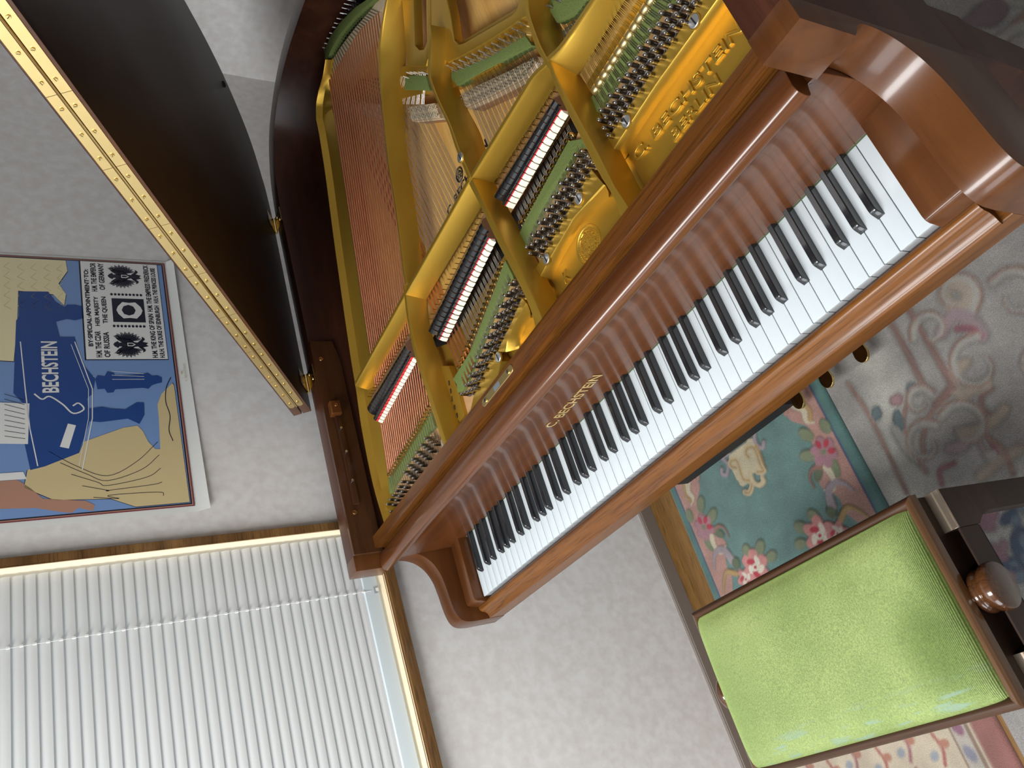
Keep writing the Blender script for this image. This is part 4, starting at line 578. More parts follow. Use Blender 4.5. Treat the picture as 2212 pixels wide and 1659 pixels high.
# lock plate
mb=MB(); cs=Vector((.612,.1745)); ax2=Vector((1,0)); hw_,rr=.052,.0068
pl_=[(cs.x+sg*hw_+rr*math.cos(a)*1,cs.y+rr*math.sin(a)) for sg,a0 in ((1,-math.pi/2),(-1,math.pi/2)) for a in [a0+math.pi*k/8 for k in range(9)]]
mb.prism(pl_,XY,.9325,.9343,M['lockb']); lp=build('lock_plate',mb,st,bevel=.0003,seg=1)
mb=MB(); mb.box(.602,.623,.1705,.1785,.934,.9347,M['grey']); build('lock_slot',mb,lp)
for x in (.568,.656): screw((x,.1745,.9343),(0,0,1),.0042,M['brass'],lp,1.0)
# legs, lyre, pedals
def leg(cx,cy,a,b_,z1=.684,dz=.004):
    mb=MB(); rows=[]
    for z,k in ((z1,1),(.60,1),(.58,.93),(.08,.62),(.055,.62)): rows.append([(cx+sx*a*k,cy+sy*b_*k,z) for sx,sy in ((-1,-1),(1,-1),(1,1),(-1,1))])
    mb.grid(rows,M['wood_dk'],True); mb.add(rows[0],[(0,1,2,3)],M['wood_dk']); mb.add(rows[-1],[(0,1,2,3)],M['wood_dk']); l=build('leg',mb,pn,bevel=.002)
    mb=MB(); mb.lathe((cx,cy,.014+dz),(0,0,1),[(.012,.042),(.020,.036),(.020,.03),(.006,.03)],M['brass'],16); mb.lathe((cx-.009,cy,.0156+dz),(1,0,0),[(.001,0),(.0155,.001),(.0155,.017),(.001,.018)],M['brass'],20); build('caster',mb,l,smooth=True)
leg(1.292,.218,.040,.038); leg(.02,.40,.040,.038,dz=.0146); leg(.40,1.30,.04,.04)
mb=MB()
for x in (.50,.655): mb.tube([(x,.33,.17),(x,.36,.66)],.012,M['wood_dk'],10)
mb.box(.44,.72,.27,.36,.05,.14,M['wood_dk']); ly=build('pedal_lyre',mb,pn,bevel=.003)
for x in (.483,.575,.678):
    mb=MB(); o_=[]
    for t in np.linspace(0,math.pi,15): o_.append((x+.0165*math.cos(t)*(1),.1955-.0215*math.sin(t)))
    o_=o_+[(x-.012,.235),(x-.009,.30),(x+.009,.30),(x+.012,.235)]
    mb.prism(o_,XY,.062,.070,M['brass']); build('pedal',mb,ly,bevel=.003,seg=3,angle=60)
# ---- lid
th=math.radians(31.2); uu=Vector((math.cos(th),0,math.sin(th))); nn=Vector((-math.sin(th),0,math.cos(th))); o0=Vector((-.123,0,.989))
def LD(u,y,w): return tuple(o0+uu*u+nn*w+Vector((0,y,0)))
lo=[(p[0]+.112+.001,p[1]) for p in outer if p[1]>.56]
lo=[(0,.56)]+lo+[(1.451,.56)]
lo=[(x-.004 if x<.02 else x, y) for x,y in lo]
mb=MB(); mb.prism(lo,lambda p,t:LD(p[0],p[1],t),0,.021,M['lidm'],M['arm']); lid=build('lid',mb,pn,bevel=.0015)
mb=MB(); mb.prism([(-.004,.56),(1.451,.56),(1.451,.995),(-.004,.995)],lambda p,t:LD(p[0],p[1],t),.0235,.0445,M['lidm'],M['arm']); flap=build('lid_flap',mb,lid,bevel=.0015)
for (w0,w1,par) in ((.0055,.0205,lid),(.026,.0405,flap)):
    for k in range(10):
        a=.040+k*.142; mb=MB(); e_=.1412
        mb.prism([(a,w0),(a+e_,w0),(a+e_,w1),(a,w1)] if k else [(a+.006,w0),(a+e_,w0),(a+e_,w1),(a+.006,w1),(a,(w0+w1)/2+.003),(a,(w0+w1)/2-.003)],lambda p,t:LD(p[0],t,p[1]),.5585,.5605,M['brass2']); hs=build('hinge_leaf',mb,par)
        for j in (.022,.07,.118): screw(LD(a+j,.5584,(w0+w1)/2+(.0018 if w0<.01 else 0)),(0,-1,0),.0030,M['brass'],hs,.9+k*.7+j*20)
mb=MB(); mb.tube([LD(.04,.5592,.0233),LD(1.45,.5592,.0233)],.0020,M['brass'],8); build('hinge_knuckle',mb,lid,smooth=True)
mb=MB(); mb.lathe(LD(.263,1.438,0),tuple(-nn),[(.0085,-.001),(.0085,.002),(.006,.004),(0,.0045)],M['black'],16); build('rubber_button',mb,lid,smooth=True)
for y in (.635,1.152):
    mb=MB(); mb.tube([(-.119,y-.026,.9865),(-.119,y+.026,.9865)],.0042,M['brass'],10); mb.tube([(-.1235,y-.026,.993),(-.1235,y+.026,.993)],.0030,M['brass'],8)
    hg=build('lid_hinge',mb,pn,smooth=True)
    mb=MB(); mb.box(-.113,-.066,y-.024,y+.024,.9828,.9846,M['brass']); mb.add([LD(.004,y-.022,-.0012),LD(.050,y-.022,-.0012),LD(.050,y+.022,-.0012),LD(.004,y+.022,-.0012)],[(0,1,2,3)],M['brass']); build('hinge_plate',mb,hg)
    for x in (-.098,-.078): screw((x,y+.012*(1 if x<-.09 else -1),.9846),(0,0,1),.0038,M['brass'],hg)
# ---- soundboard, pin block, action cavity
sb=[p for p in offset(inner,.070) if p[1]>.52]; sb=[(sb[0][0],.512)]+sb+[(sb[-1][0],.46),(.99,.46),(.99,.512)]
mb=MB(); mb.prism(sb,XY,.822,.831,M['spruce']); snd=build('soundboard',mb,pn)
mb=MB(); x0,y0=D['sbtext'][0]; x1,y1=.668,.672; put_text(mb,'C. BECHSTEIN',(x0-.002,y0-.008,.8316),(1,.002,0),(0,1,0),(0,0,1),.20,.020,M['ink'],.0004,.0006)
cx,cy=D['sbcrest'][0]
for r in (.016,.0135,.008): mb.tube([(cx+r*.9*math.cos(t),cy+r*math.sin(t),.8318) for t in np.linspace(0,2*math.pi,25)],.0009,M['ink'],4)
for k in range(14): mb.ball((cx+.0065*math.cos(k*2.4)*(k/14)**.5*1.6,cy+.0065*math.sin(k*2.4)*(k/14)**.5*1.6,.8318),.0016,M['ink'],5)
build('soundboard_decal',mb,snd)
mb=MB(); mb.prism([(-.056,.195),(.385,.195),(.40,.235),(.56,.268),(.72,.292),(.97,.320),(1.284,.322),(1.284,.440),(.99,.436),(.93,.412),(.73,.398),(.66,.388),(.42,.318),(.30,.330),(-.056,.312)],XY,.835,.8735,M['tan']); build('pin_block',mb,pn)
boxo('belly_rail',M['wood_dk'],pn,-.055,.989,.512,.53,.70,.8215)
mb=MB(); mb.box(-.05,.985,.30,.511,.70,.815,M['black']); build('action_cavity_shade',mb,pn)  # solid black block paints the shade down in the open action
# hammers row under the strings
for k in range(57):
    x=.022+k*.0166 if k<20 else (.412+(k-20)*.0128 if k<41 else .765+(k-41)*.0133)
    mb=MB(); mb.prism([(.352,.8165),(.392,.8165),(.392,.832),(.376,.846),(.366,.846),(.352,.834)],YZ,x-.0038,x+.0038,M['wfelt'] if k%1==0 else M['brown']); build('hammer',mb,pn) if 0 else None
# ---- iron plate
def loft(name,rows,m,parent,**k):
    mb=MB(); n=len(rows[0]); mb.grid(rows,m,True)
    mb.add(rows[0],[tuple(range(n))],m); mb.add(rows[-1],[tuple(range(n))],m); return build(name,mb,parent,**k)
ZT=.921
fo=D['flange_out']; fi=D['flange_in']
def resamp(P,n):
    P=np.array(P,float); d=np.r_[0,np.cumsum(np.linalg.norm(np.diff(P,axis=0),axis=1))]; t=np.linspace(0,d[-1],n); return np.stack([np.interp(t,d,P[:,k]) for k in range(P.shape[1])],1)
fo=[(max(x,-.057),y) for x,y in fo]; fi=[(max(x,-.040),y) for x,y in fi]
def bykey(P,ax,g):
    P=np.array(sorted([tuple(p) for p in P],key=lambda p:p[ax])); o_=np.interp(g,P[:,ax],P[:,1-ax]); k_=np.ones(3)/3
    o_=np.convolve(np.r_[o_[0],o_,o_[-1]],k_,'valid'); return np.stack([o_,g] if ax==1 else [g,o_],1)
gA=np.linspace(.195,1.30,40); FO=bykey(fo[:11],1,gA).tolist()+fo[11:]; FI=bykey(fi[:11],1,gA).tolist()+fi[11:15]
FO=FO[:40]+resamp(FO[39:],12).tolist()[1:]; FI=FI[:40]+resamp(FI[39:],12).tolist()[1:]
rows=[]
for (xo,yo_),(xi,yi_) in zip(FO,FI):
    if xi<xo+.014: xi=xo+.014
    ux=(xi-xo)*.16; uy=(yi_-yo_)*.16
    rows.append([(xo,yo_,.846),(xo,yo_,.909),(xo+.0015,yo_,.9115),(xo+.0038,yo_,.9115),(xo+.0052,yo_,.909),(xo+ux+.003,yo_+uy,.896),(xi,yi_,.882),(xi,yi_,.846)])
plate=loft('iron_plate',rows,M['gold'],pn,smooth=True,angle=40)
def gp(name,*a,**k): return a
def member(name,tl,tr,br,zt,zb,ax=1):
    tl,tr,br=[np.array(q,float) for q in (tl,tr,br)]; lo_,hi_=min(tl[:,ax].min(),tr[:,ax].min()),max(tl[:,ax].max(),tr[:,ax].max())
    g=np.linspace(lo_,hi_,26); a,b_,c=[bykey(q,ax,g) for q in (tl,tr,br)]; rows=[]
    if ax==1:
        c[:,0]=np.maximum(c[:,0],b_[:,0]+.0015)
        for k_ in range(2): c[1:-1,0]=(c[:-2,0]+c[1:-1,0]*2+c[2:,0])/4
    else: c[:,1]=np.minimum(c[:,1],b_[:,1]-.0015)
    for p,q,r in zip(a,b_,c):
        w=q-p; d=(r-q)
        rows.append([(*p,zb-.004),(*p,zt-.0022),(*(p+w*.14),zt-.0003),(*(q-w*.20),zt),(*(q-w*.05),zt-.0010),(*(q+d*.10),zt-.0042),(*r,zb),(*r,zb-.004)])
    return loft(name,rows,M['gold'],plate,smooth=True,angle=30)
ct=np.array(D['cross_top']); cb=D['cross_bot']
back=ct+np.array([0,.0115]); cbn=[[cb[0][0]-.004,cb[0][1]],*cb[1:]]
NBk=[0,2,5,7,10]
kx=[.022,.380,.700,.980,1.30]; cbn=np.array(cbn)
for i_ in range(4):
    g=np.linspace(kx[i_]-.004,kx[i_+1]+.004,9); seg=lambda P:[(float(x),float(np.interp(x,np.array(P)[:,0],np.array(P)[:,1]))) for x in g]
    i0=float(np.interp(kx[i_]+.05,cbn[:,0],cbn[:,1])); i1=float(np.interp(kx[i_+1]-.05,cbn[:,0],cbn[:,1]))
    low=[(float(x),i0+(i1-i0)*k_/8) for k_,x in enumerate(g)]
    member('cross_bar',seg(back),seg(ct),low,ZT-.0004*i_,.884,0)
s=D['s1']; member('strut',s['tl'],s['tr'],s['br'],ZT,.882)
s=D['s2']; member('strut',s['tl'],s['tr'],s['br'],ZT,.882)
s=D['s3']; member('strut',s['tl'],s['tr'],s['br'],ZT,.882)
for k in ('ra','rb','rc'): s=D[k]; member('strut',s['tl'],s['tr'],s['br'],ZT,.871)
def slab(name,poly,z0,z1,m,parent,**k):
    mb=MB(); mb.prism([tuple(p) for p in poly],XY,z0,z1,m); return build(name,mb,parent,**k)
slab('tail_web',D['tailU'],.868,.890,M['gold'],plate,bevel=.004,seg=3)
slab('tail_web',D['tailL'],.868,.888,M['gold'],plate,bevel=.002)
# front: bars with stepped face down to the name panel
def step(name,back,edge,low):
    n=24; a,b_,c=resamp(back,n),resamp(edge,n),resamp(low,n); rows=[]
    for p,q,r in zip(a,b_,c):
        w=(q-p); rows.append([(*p,.872),(*p,.8865),(*(p+w*.05),.8882),(*(q-w*.06),.8882),(*q,.8865),(q[0]+(r[0]-q[0])*.5,min(q[1],q[1]*.5+r[1]*.5)-.001,.876),(r[0],min(r[1],q[1]-.002),.8695),(r[0],min(r[1],q[1]-.002),.862)])
    return loft(name,rows,M['gold'],plate,smooth=True,angle=35)
step('pin_bar',D['bar4']['back'],D['bar4']['edge'],D['bar4']['low']); step('pin_bar',D['bar3']['back'],D['bar3']['edge'],D['bar3']['low']); step('pin_bar',D['bar2']['back'],D['bar2']['edge'],D['bar2']['low'])
slab('plate_base',[(.388,.19),(1.284,.19),(1.284,.33),(.70,.315),(.388,.26)],.845,.861,M['gold'],plate)
e4=D['bar4']['low']; e3=D['bar3']['low']; e2=D['bar2']['low']
slab('name_panel',[(1.004,.15)]+[(max(1.004,min(x,1.283)),y+.006) for x,y in e4][::1]+[(1.283,.322),(1.283,.15)],.858,.8685,M['gold'],plate,bevel=.0012)
slab('name_panel',[(.745,.15),(.742,.30)]+[(min(x,.968),y+.006) for x,y in e3]+[(.975,.318),(.975,.15)],.858,.8684,M['gold'],plate,bevel=.0012)
slab('name_panel',[(.590,.15),(.606,.255)]+[(x,y+.004) for x,y in e2]+[(.715,.27),(.72,.15)],.858,.8680,M['gold'],plate,bevel=.0012)
slab('name_panel',[(.395,.15),(.40,.21),(.46,.246),(.53,.262),(.566,.270),(.578,.245),(.560,.232),(.56,.15)],.862,.8882,M['gold'],plate,bevel=.002)
slab('number_panel',D['numplate'],.866,.8815,M['gold'],plate,bevel=.002)
slab('action_web',D['web1'],.856,.864,M['gold'],plate); slab('action_web',D['web2'],.856,.866,M['gold'],plate,bevel=.001)
# webs beside the agraffes, bass front pocket
slab('action_web',[(.02,.335),(.30,.355),(.305,.40),(.19,.372),(.10,.352),(.02,.345)],.862,.872,M['gold'],plate)
mb=MB(); 
for ch,(x,y) in zip('001081',D['nums']):
    put_text(mb,ch,(x-.0044,y-.0052,.8817),(.96,-.28,0),(.28,.96,0),(0,0,1),.0068 if ch!='1' else .0030,.0105,M['ink'],.0002,.0006)
build('serial_number',mb,plate)
mb=MB(); a=Vector((*D['name']['C'][0],.8684)); e_=Vector((1.233,.2745,.8684)); xd=(e_-a); wd=xd.length; xd.normalize(); yd=Vector((-xd.y,xd.x,0)); raised(mb,'C. BECHSTEIN',a,xd,wd,.0175,.0034,M['gold'])
build('raised_name',mb,plate,smooth=True,angle=50)
mb=MB(); a=Vector((*D['name']['B'][0],.8684)); e_=Vector((1.176,.2515,.8684)); xd=(e_-a); wd=xd.length; xd.normalize(); yd=Vector((-xd.y,xd.x,0)); raised(mb,'BERLIN',a,xd,wd,.0160,.0034,M['gold'])
build('raised_name',mb,plate,smooth=True,angle=50)
mb=MB(); x,y=D['Klet'][0]; raised(mb,'K',(x-.004,y-.010,.8684),(1,0,0),.015,.020,.0034,M['gold']); build('raised_letter',mb,plate,smooth=True,angle=50)
cx,cy=D['medal'][0]; cy-=.001; mb=MB(); ra=.0315
mb.lathe((cx,cy,.8682),(0,0,1),[(ra,0),(ra*.97,.002),(ra*.92,.0015),(ra*.87,.0022),(ra*.83,.0012),(ra*.72,.0012),(ra*.70,.0022),(ra*.66,.0012),(0,.0012)],M['gold'],40)
rg=random.Random(3)
for k in range(40): a=k/40*2*math.pi; mb.ball((cx+ra*.775*math.cos(a),cy+ra*.775*math.sin(a),.8695),.0013,M['gold'],5)
for k in range(110):
    a=k*2.399; r_=ra*.62*math.sqrt(k/110); mb.ball((cx+r_*math.cos(a),cy+r_*math.sin(a),.8690+.0008*rg.random()),.0016+.0014*rg.random(),M['gold'],5)
build('crest_medallion',mb,plate,smooth=True)
scz=[.8885]*5+[.8885]+[.889,.889]+[.9215]
for (x,y),z in zip(D['screws'],scz):
    sc_=screw((x,y,z),(0,0,1),.0088,M['screwm'],plate,.9,'plate_screw',.002)
    mb=MB(); mb.lathe((x,y,z),(0,0,1),[(.0088,-.001),(.0092,.0014),(.0102,.0014),(.0108,-.001)],M['gold'],24); build('screw_collar',mb,sc_,smooth=True)
# strut feet around the front screws
for (x,y) in D['screws'][6:8]: mb=MB(); mb.lathe((x,y,.862),(0,0,1),[(.020,0),(.018,.024),(.015,.0268),(0,.0268)],M['gold'],24); build('strut_foot',mb,plate,smooth=True)
# ---- felts
for i,f in enumerate(D['felt']):
    z0=.8738 if i<4 else .872
    if i==0: f=[(max(x,-.045),y) for x,y in f]
    slab('felt_strip',f,.866,(.8825 if i<4 else .8815) if i<7 else .900,M['felt'],plate,bevel=.0012)
slab('hitch_plate',[(.56,1.02),(.50,.985),(.60,.89),(.66,.92)],.86,.878,M['gold'],plate)
hp=[(.700,.79),(.735,.86),(.95,.70),(.965,.655),(.93,.63),(.82,.70)]; slab('hitch_plate',hp,.86,.8785,M['gold'],plate)
slab('hitch_plate',[(.985,.655),(1.0,.72),(1.2,.62),(1.2,.55)],.86,.8785,M['gold'],plate)
bh=[(x,y+.016) for x,y in D['hitchB']]; bi=[(x+.006,y-.075) for x,y in D['hitchB']]; slab('hitch_plate',bh+bi[::-1],.868,.884,M['black'],plate)
# ---- bridges
for i,f in enumerate(D['bridge']):
    mb=MB(); mb.prism([tuple(p) for p in f],XY,.829,.853,M['bridged']); mb.prism([tuple(p) for p in f],XY,.853,.868 if i<3 else .862,M['bridge']); br_=build('bridge',mb,pn,bevel=.0008,seg=1)
    if i<3:
        f=np.array(f); top=f[:len(f)//2]; bot=f[len(f)//2:][::-1]; nP=44 if i==0 else 16; mb=MB(); ta,tb=resamp(top,nP),resamp(bot,nP)
        for j,(a,b_) in enumerate(zip(ta,tb)):
            for k,t in enumerate((.2,.36,.66,.82)):
                q=a+(b_-a)*(t+.05*((j+k)%3-1)); mb.tube([(*q,.866),(q[0],q[1]-.001,.8725)],.0011,M['steel'],5)
        build('bridge_pins',mb,br_)['kind']='stuff'
mb=MB(); a=spline([tuple(p) for p in D['bassbr'][0]],6); b_=spline([tuple(p) for p in D['bassbr'][1]],6); rows=[]
for p,q in zip(a,b_): rows.append([(*p,.83),(*p,.889),(*q,.889),(*q,.83)])
loft('bridge',rows,M['bridge'],pn)
# ---- strings
strings=[]
def lerp(P,t): P=resamp(P,60); i=t*59; k=min(int(i),58); return P[k]+(P[k+1]-P[k])*(i-k)
bF,bR,bH=D['bassF'],D['bassR'],D['bassH']
NB=25; k=0
for i in range(NB):
    t=i/(NB-1); f=lerp(bF,t); r=lerp(bR,t*.90); h=lerp(bH,t*.90); d=(f-r); d/=np.linalg.norm(d); e=f+d*.075
    strings.append(('copper',[(*f,.8915),(*r,.8915)],.0027-.0010*t,f)); strings.append(('wire',[(*e,.884),(*f,.8915)],.0007,f)); strings.append(('wire',[(*r,.8915),(*h,.890)],.0009,h))
def section(F,Rr_,Hh,n,zf,zr,ext_,cop=0):
    for i in range(n):
        for j in range(3 if i>=cop else 2):
            t=(i+.5+(j-1)*.24)/n; f=lerp(F,t); r=lerp(Rr_,t); h=lerp(Hh,t) if Hh else None; d=(f-r)/np.linalg.norm(f-r); e=f+d*ext_
            pts=[(*e,.8835),(*f,zf),(*r,zr)]+([(*h,.880)] if Hh else [])
            strings.append(('copper' if i<cop else 'wire',pts,.0011 if i<cop else .00055,f))
section(D['t2F'],D['t2R'],D['t2H'],20,.880,.874,.045,5); section(D['t3F'],D['t3R'],D['t3H'],16,.880,.8745,.05); section(D['t4F'],D['t4R'],D['t4H'],15,.8835,.8745,.045)
camp=Vector((1.5886,-.4126,1.5867))
order=sorted(range(len(strings)),key=lambda i:-strings[i][2]/(Vector((*strings[i][3],.88))-camp).length)
top=set(order[:100]); rest=MB()
for i,(mk,pts,r,_) in enumerate(strings):
    if i in top: mb=MB(); mb.tube(pts,r,M[mk],6,False); build('string',mb,pn,smooth=True)
    else: rest.tube(pts,r,M[mk],5,False)
build('strings',rest,pn,smooth=True)['kind']='stuff'
# ---- agraffes and treble bearing
def agraffes(F,n,m,zz=.8905):
    for i in range(n):
        p=lerp(F,(i+.5)/n); mb=MB(); mb.lathe((p[0],p[1]+.001,.872),(0,0,1),[(.0040,0),(.0040,.010),(.0034,.012),(.0034,zz-.874),(.0,zz-.873)],m,8); build('agraffe',mb,plate,smooth=True)
agraffes(D['bassF'],22,M['brass'],.899); agraffes(D['t2F'],20,M['brass'],.887); agraffes(D['t3F'],16,M['brass'],.887)
a_,b_=np.array(D['capo'][0]),np.array(D['capo'][1]); dv=(b_-a_)
for i in range(15):
    p=a_+dv*(i+.03)/11.; q=a_+dv*(i+.95)/11.
    if q[0]>1.27: break
    mb=MB(); mb.tube([(*p,.884),(*(p*.92+q*.08),.884),(*(p*.08+q*.92),.884),(*q,.884)],[.0056,.0068,.0068,.0056],M['bear'],14); build('treble_bearing',mb,plate,smooth=True,angle=70)
slab('bearing_base',[(.99,.436),(1.275,.438),(1.275,.455),(.99,.452)],.855,.880,M['gold'],plate)
# ---- hitch pins
for (x,y) in D['hitch']:
    mb=MB(); mb.tube([(x,y-.002,.878),(x,y,.886),(x,y+.002,.894)],.0019,M['steel'],7); build('hitch_pin',mb,plate,smooth=True)
for (x,y) in D['hitchB']:
    mb=MB(); mb.tube([(x+.003,y-.004,.884),(x,y,.897),(x-.001,y+.002,.906)],.0016,M['steel'],7); build('hitch_pin',mb,plate,smooth=True)
# ---- tuning pins
pins=[]
for k in ('s4','s3','s2'):
    q=D['pins'][k]; A,B=np.array(q['A'][0]),np.array(q['A'][1]); dv=(B-A)/q['n']; off=[np.array(o[1])-np.array(o[0]) for o in q['off']]
    for c in range(*q['k']):
        for o in off:
            p=A+dv*c+o
            if p[0]<1.27: pins.append(p)
for g_ in D['pinsB']: pins+= [np.array(p) for p in g_]
pins=[np.array((max(p[0],-.050),p[1])) for p in pins if p[1]>.2]
ok=[]
for p in pins:
    if all(np.linalg.norm(p-q)>.0062 for q in ok): ok.append(p)
ok.sort(key=lambda p:(Vector((*p,.9))-camp).length)
def pinmb(mb,p):
    b0=Vector((p[0]+.0005,p[1]-.003,.8725)); ax=Vector((-.02,.09,1)).normalized()
    mb.lathe(b0,ax,[(.0034,0),(.0034,.006)],M['steel'],8)
    for z in (.007,.0088,.0106): mb.lathe(b0,ax,[(.0036,z-.0009),(.0046,z-.0004),(.0046,z+.0004),(.0036,z+.0009)],M['steel'],8)
    mb.lathe(b0,ax,[(.0034,.0115),(.0034,.0225)],M['pin'],8); mb.lathe(b0,ax,[(.0034,.0225),(.0034,.0255),(.0026,.0275),(.0,.0282)],M['steel'],8)
first=None
rest=MB()
for i,p in enumerate(ok):
    if i<100:
        if first is None: mb=MB(); pinmb(mb,(0,0)); first=build('tuning_pin',mb,None,smooth=True,angle=50); o=first
        else: o=first.copy(); C.objects.link(o)
        o.location=(p[0],p[1],0); adopt(o,pn)
    else: pinmb(rest,p)
build('tuning_pins',rest,pn,smooth=True,angle=50)['kind']='stuff'
# ---- dampers
for si,dm in enumerate(D['damp']):
    n=dm['n']; F0,F1=[np.array(q) for q in dm['front']]; R0,R1=[np.array(q) for q in dm['red']]; B0,B1=[np.array(q) for q in dm['back']]
    z0=.8935 if si==0 else .884
    for i in range(n):
        ta,tb=(i+.05)/n,(i+.93)/n
        def X(a,b_,t): return a+(b_-a)*t
        yf=X(F0,F1,(ta+tb)/2)[1]; yr=X(R0,R1,(ta+tb)/2)[1]+.006; yb=X(B0,B1,(ta+tb)/2)[1]
        L_=yb-yr
        yr=max(yr,yf+.008); L_=yb-yr
        prof=[(0,0),(0,.013),(.06,.016),(.14,.0165),(.22,.015),(.27,.0105),(.33,.0105),(.40,.0165),(.52,.0205),(.68,.0215),(.84,.0195),(.95,.014),(1,.006),(1,0)]
        def wx(y,t): # lateral position follows the row
            u=(y-yf)/(yb-yf); a=X(F0,F1,t)[0]; b_=X(B0,B1,t)[0]; return a+(b_-a)*u
        mb=MB(); v0=[(wx(yr+L_*a,ta),yr+L_*a,z0+h) for a,h in prof]; v1=[(wx(yr+L_*a,tb),yr+L_*a,z0+h) for a,h in prof]; m_=len(prof)
        mb.add(v0+v1,[(j,(j+1)%m_,(j+1)%m_+m_,j+m_) for j in range(m_)],M['blackp'] if not(si==0 and i%3==1) else M['blackp'])
        mb.add(v0,[tuple(range(m_))],M['brown']); mb.add(v1,[tuple(range(m_))],M['brown'])
        dp=build('damper',mb,plate if 0 else pn,smooth=True,angle=40)
        mb=MB(); ye=yr-.0008
        if si==0: pr=[(ye,z0),(ye,z0+.0085),(yf+.004,z0+.0075),(yf,z0)]
        else: pr=[(ye,z0),(ye,z0+.0120),(yf+.003,z0+.0085),(yf,z0)]
        v=[(wx(y,t),y,z) for t in (ta,tb) for y,z in pr]; mb.add(v,[(0,1,2,3),(4,5,6,7),(0,1,5,4),(1,2,6,5),(2,3,7,6),(3,0,4,7)],M['wfelt']); build('damper_felt',mb,dp,bevel=.0005,seg=1)
        mb=MB(); v=[(wx(y,t),y,z) for t in (ta,tb) for y,z in ((yr,z0),(yr,z0+.0135),(ye,z0+.0135),(ye,z0))]; mb.add(v,[(0,1,2,3),(4,5,6,7),(0,1,5,4),(1,2,6,5),(2,3,7,6),(3,0,4,7)],M['redfelt']); build('damper_backing',mb,dp)
    # guide rail behind the heads
    a=B0+np.array([0,.006]); b_=B1+np.array([0,.006]); mb=MB()
    v=[(*a,z0-.006),(*b_,z0-.006),(*(b_+np.array([0,.016])),z0-.006),(*(a+np.array([0,.016])),z0-.006)]; v+=[(x,y,z+.008) for x,y,z in v]; mb.add(v,[(0,1,2,3),(4,5,6,7),(0,1,5,4),(1,2,6,5),(2,3,7,6),(3,0,4,7)],M['brown']); gr=build('damper_guide_rail',mb,pn)
    mb=MB()
    for i in range(n): q=a+(b_-a)*(i+.5)/n; mb.tube([(q[0],q[1]+.010,z0),(q[0],q[1]+.011,z0+.014)],.0009,M['brass'],5)
    build('guide_wires',mb,gr)['kind']='stuff'
# ================================================================= BLACK BOX UNDER THE KEYBED
mb=MB(); mb.box(-.002,.435,.212,.33,.0146,.10,M['black']); tag(build('pedal_side_box',mb,bevel=.004),'plain black box on the floor under the keyboard left of the brass pedals','box')
# ================================================================= BENCH
bn=thing('piano_bench','dark wooden adjustable piano bench with green velvet seat in front of the keyboard','bench',(.624,-.343,0))
X0,X1,Y0,Y1=.357,.890,-.492,-.193
nx,ny=60,40; rows=[]
for j in range(ny+1):
    v=-1+2*j/ny; r_=[]
    for i in range(nx+1):
        u=-1+2*i/nx; u2=math.sin(u*math.pi/2); v2=math.sin(v*math.pi/2)
        h=.4+.040*(max(0,1-abs(u2)**9)**.5)*(max(0,1-abs(v2)**9)**.5)*(1-.13*(u2*u2+v2*v2))
        r_.append(((.3585+.8725)/2+u2*.2570,(-.480-.2065)/2+v2*.1375,.085+h+.003))
    rows.append(r_)
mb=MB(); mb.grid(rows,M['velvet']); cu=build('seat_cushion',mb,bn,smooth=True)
fr_=[(0,0),(0,.013),(.003,.0175),(.008,.0185),(.013,.016),(.0165,.0105),(.018,0)]
def frail(name,horizontal,flip):
    mb=MB(); rows=[]
    for d,h in fr_:
        z=.481+h*1.05
        if horizontal:
            y=(Y1-d) if flip else (Y0+d); rows.append([(X0+d,y,z),(X1-d,y,z)])
        else:
            x=(X1-d) if flip else (X0+d); rows.append([(x,Y0+d,z),(x,Y1-d,z)])
    mb.grid(rows,M['benchx'] if horizontal else M['benchr']); return build(name,mb,bn,smooth=True,angle=60)
for h,f in ((1,1),(1,0),(0,1),(0,0)): frail('seat_rail',h,f)
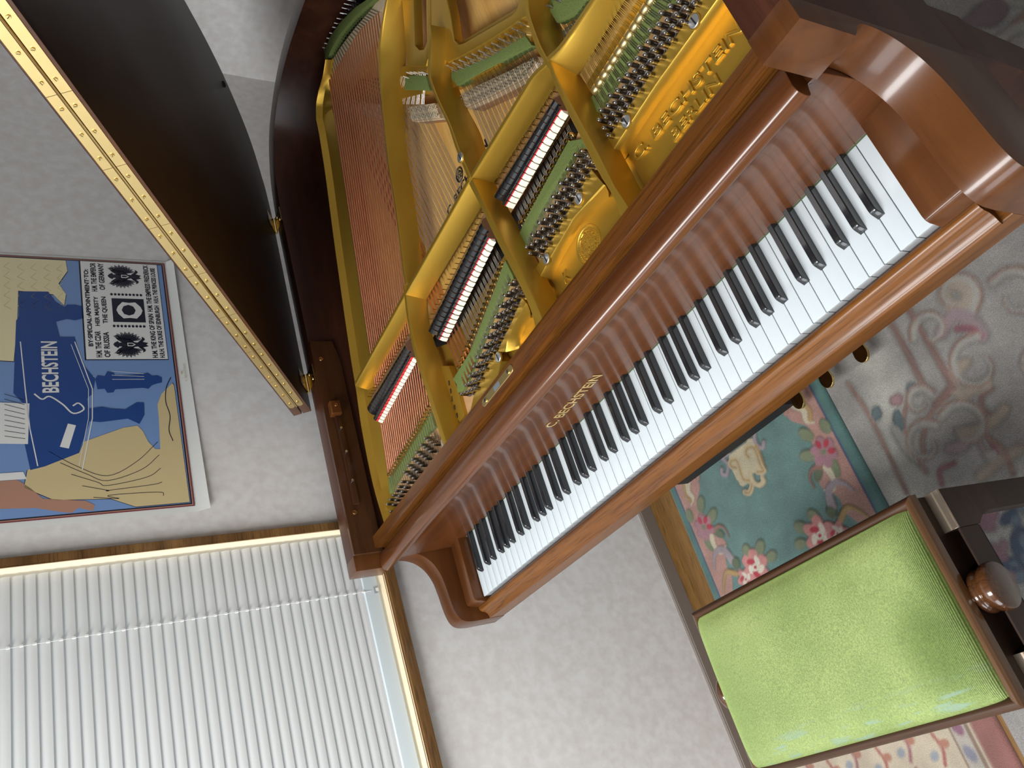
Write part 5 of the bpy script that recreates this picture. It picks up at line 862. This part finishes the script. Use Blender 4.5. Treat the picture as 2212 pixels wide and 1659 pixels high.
boxo('apron',M['bench'],bn,X0+.004,X1-.005,Y0+.004,Y1-.004,.415,.4815,bevel=.001,seg=1)
for sx in (0,1):
    for sy in (0,1):
        x0,x1=(.885,.9085) if sx else (.3385,.362); y0,y1=(-.2555,-.1955) if sy else (-.4905,-.4305)
        yi0,yi1=(-.238,-.1955) if sy else (-.4905,-.448)
        mb=MB(); rows=[]
        for z,k in ((.4535,0),(.40,0),(.385,.6),(.36,1),(.004,1)):
            a=y0+(yi0-y0)*k; b_=y1+(yi1-y1)*k; rows.append([(x0,a,z),(x1,a,z),(x1,b_,z),(x0,b_,z)])
        mb.grid(rows,M['bench'],True); mb.add(rows[-1],[(0,1,2,3)],M['bench']); lg=build('leg',mb,bn,bevel=.0012)
        mb=MB(); pr=[(x0-.0002,.4530),(x0-.0002,.4565),(x0+.012,.4572),(x0+.014,.4560),(x1,.4568),(x1+.0004,.4530)]
        if not sx: pr=[(x0+x1-a,b_) for a,b_ in pr]
        mb.prism(pr,lambda p,t:(p[0],t,p[1]),y0,y1,M['champ']); build('leg_cap',mb,lg,bevel=.0004,seg=1)
for sx in (0,1):
    x0,x1=(.9035,.9075) if sx else (.3395,.3435); mb=MB(); mb.box(x0,x1,-.4305,-.2555,.405,.4525,M['bench']); mb.box(x0-.022 if sx else x1,x0 if sx else x1+.022,-.4305,-.2555,.395,.408,M['black']); build('side_rail',mb,bn,bevel=.0006,seg=1)
for y in (-.484,-.206):
    boxo('long_rail',M['benchx'],bn,.362,.885,y-.008,y+.008,.34,.405,bevel=.001,seg=1)
for sg,xb in ((1,.8855),(-1,.3625)):
    mb=MB(); mb.lathe((xb,-.345,.452),(sg,0,0),[(0,-.02),(.012,-.02),(.012,0),(.0255,0),(.0295,.003),(.031,.008),(.0295,.0115),(.0275,.0135),(.0275,.0150),(.0305,.0175),(.0335,.023),(.0345,.029),(.0335,.0345),(.0322,.0365),(.0315,.0370),(0,.0370)],M['knob'],40); build('height_knob',mb,bn,smooth=True,angle=80)
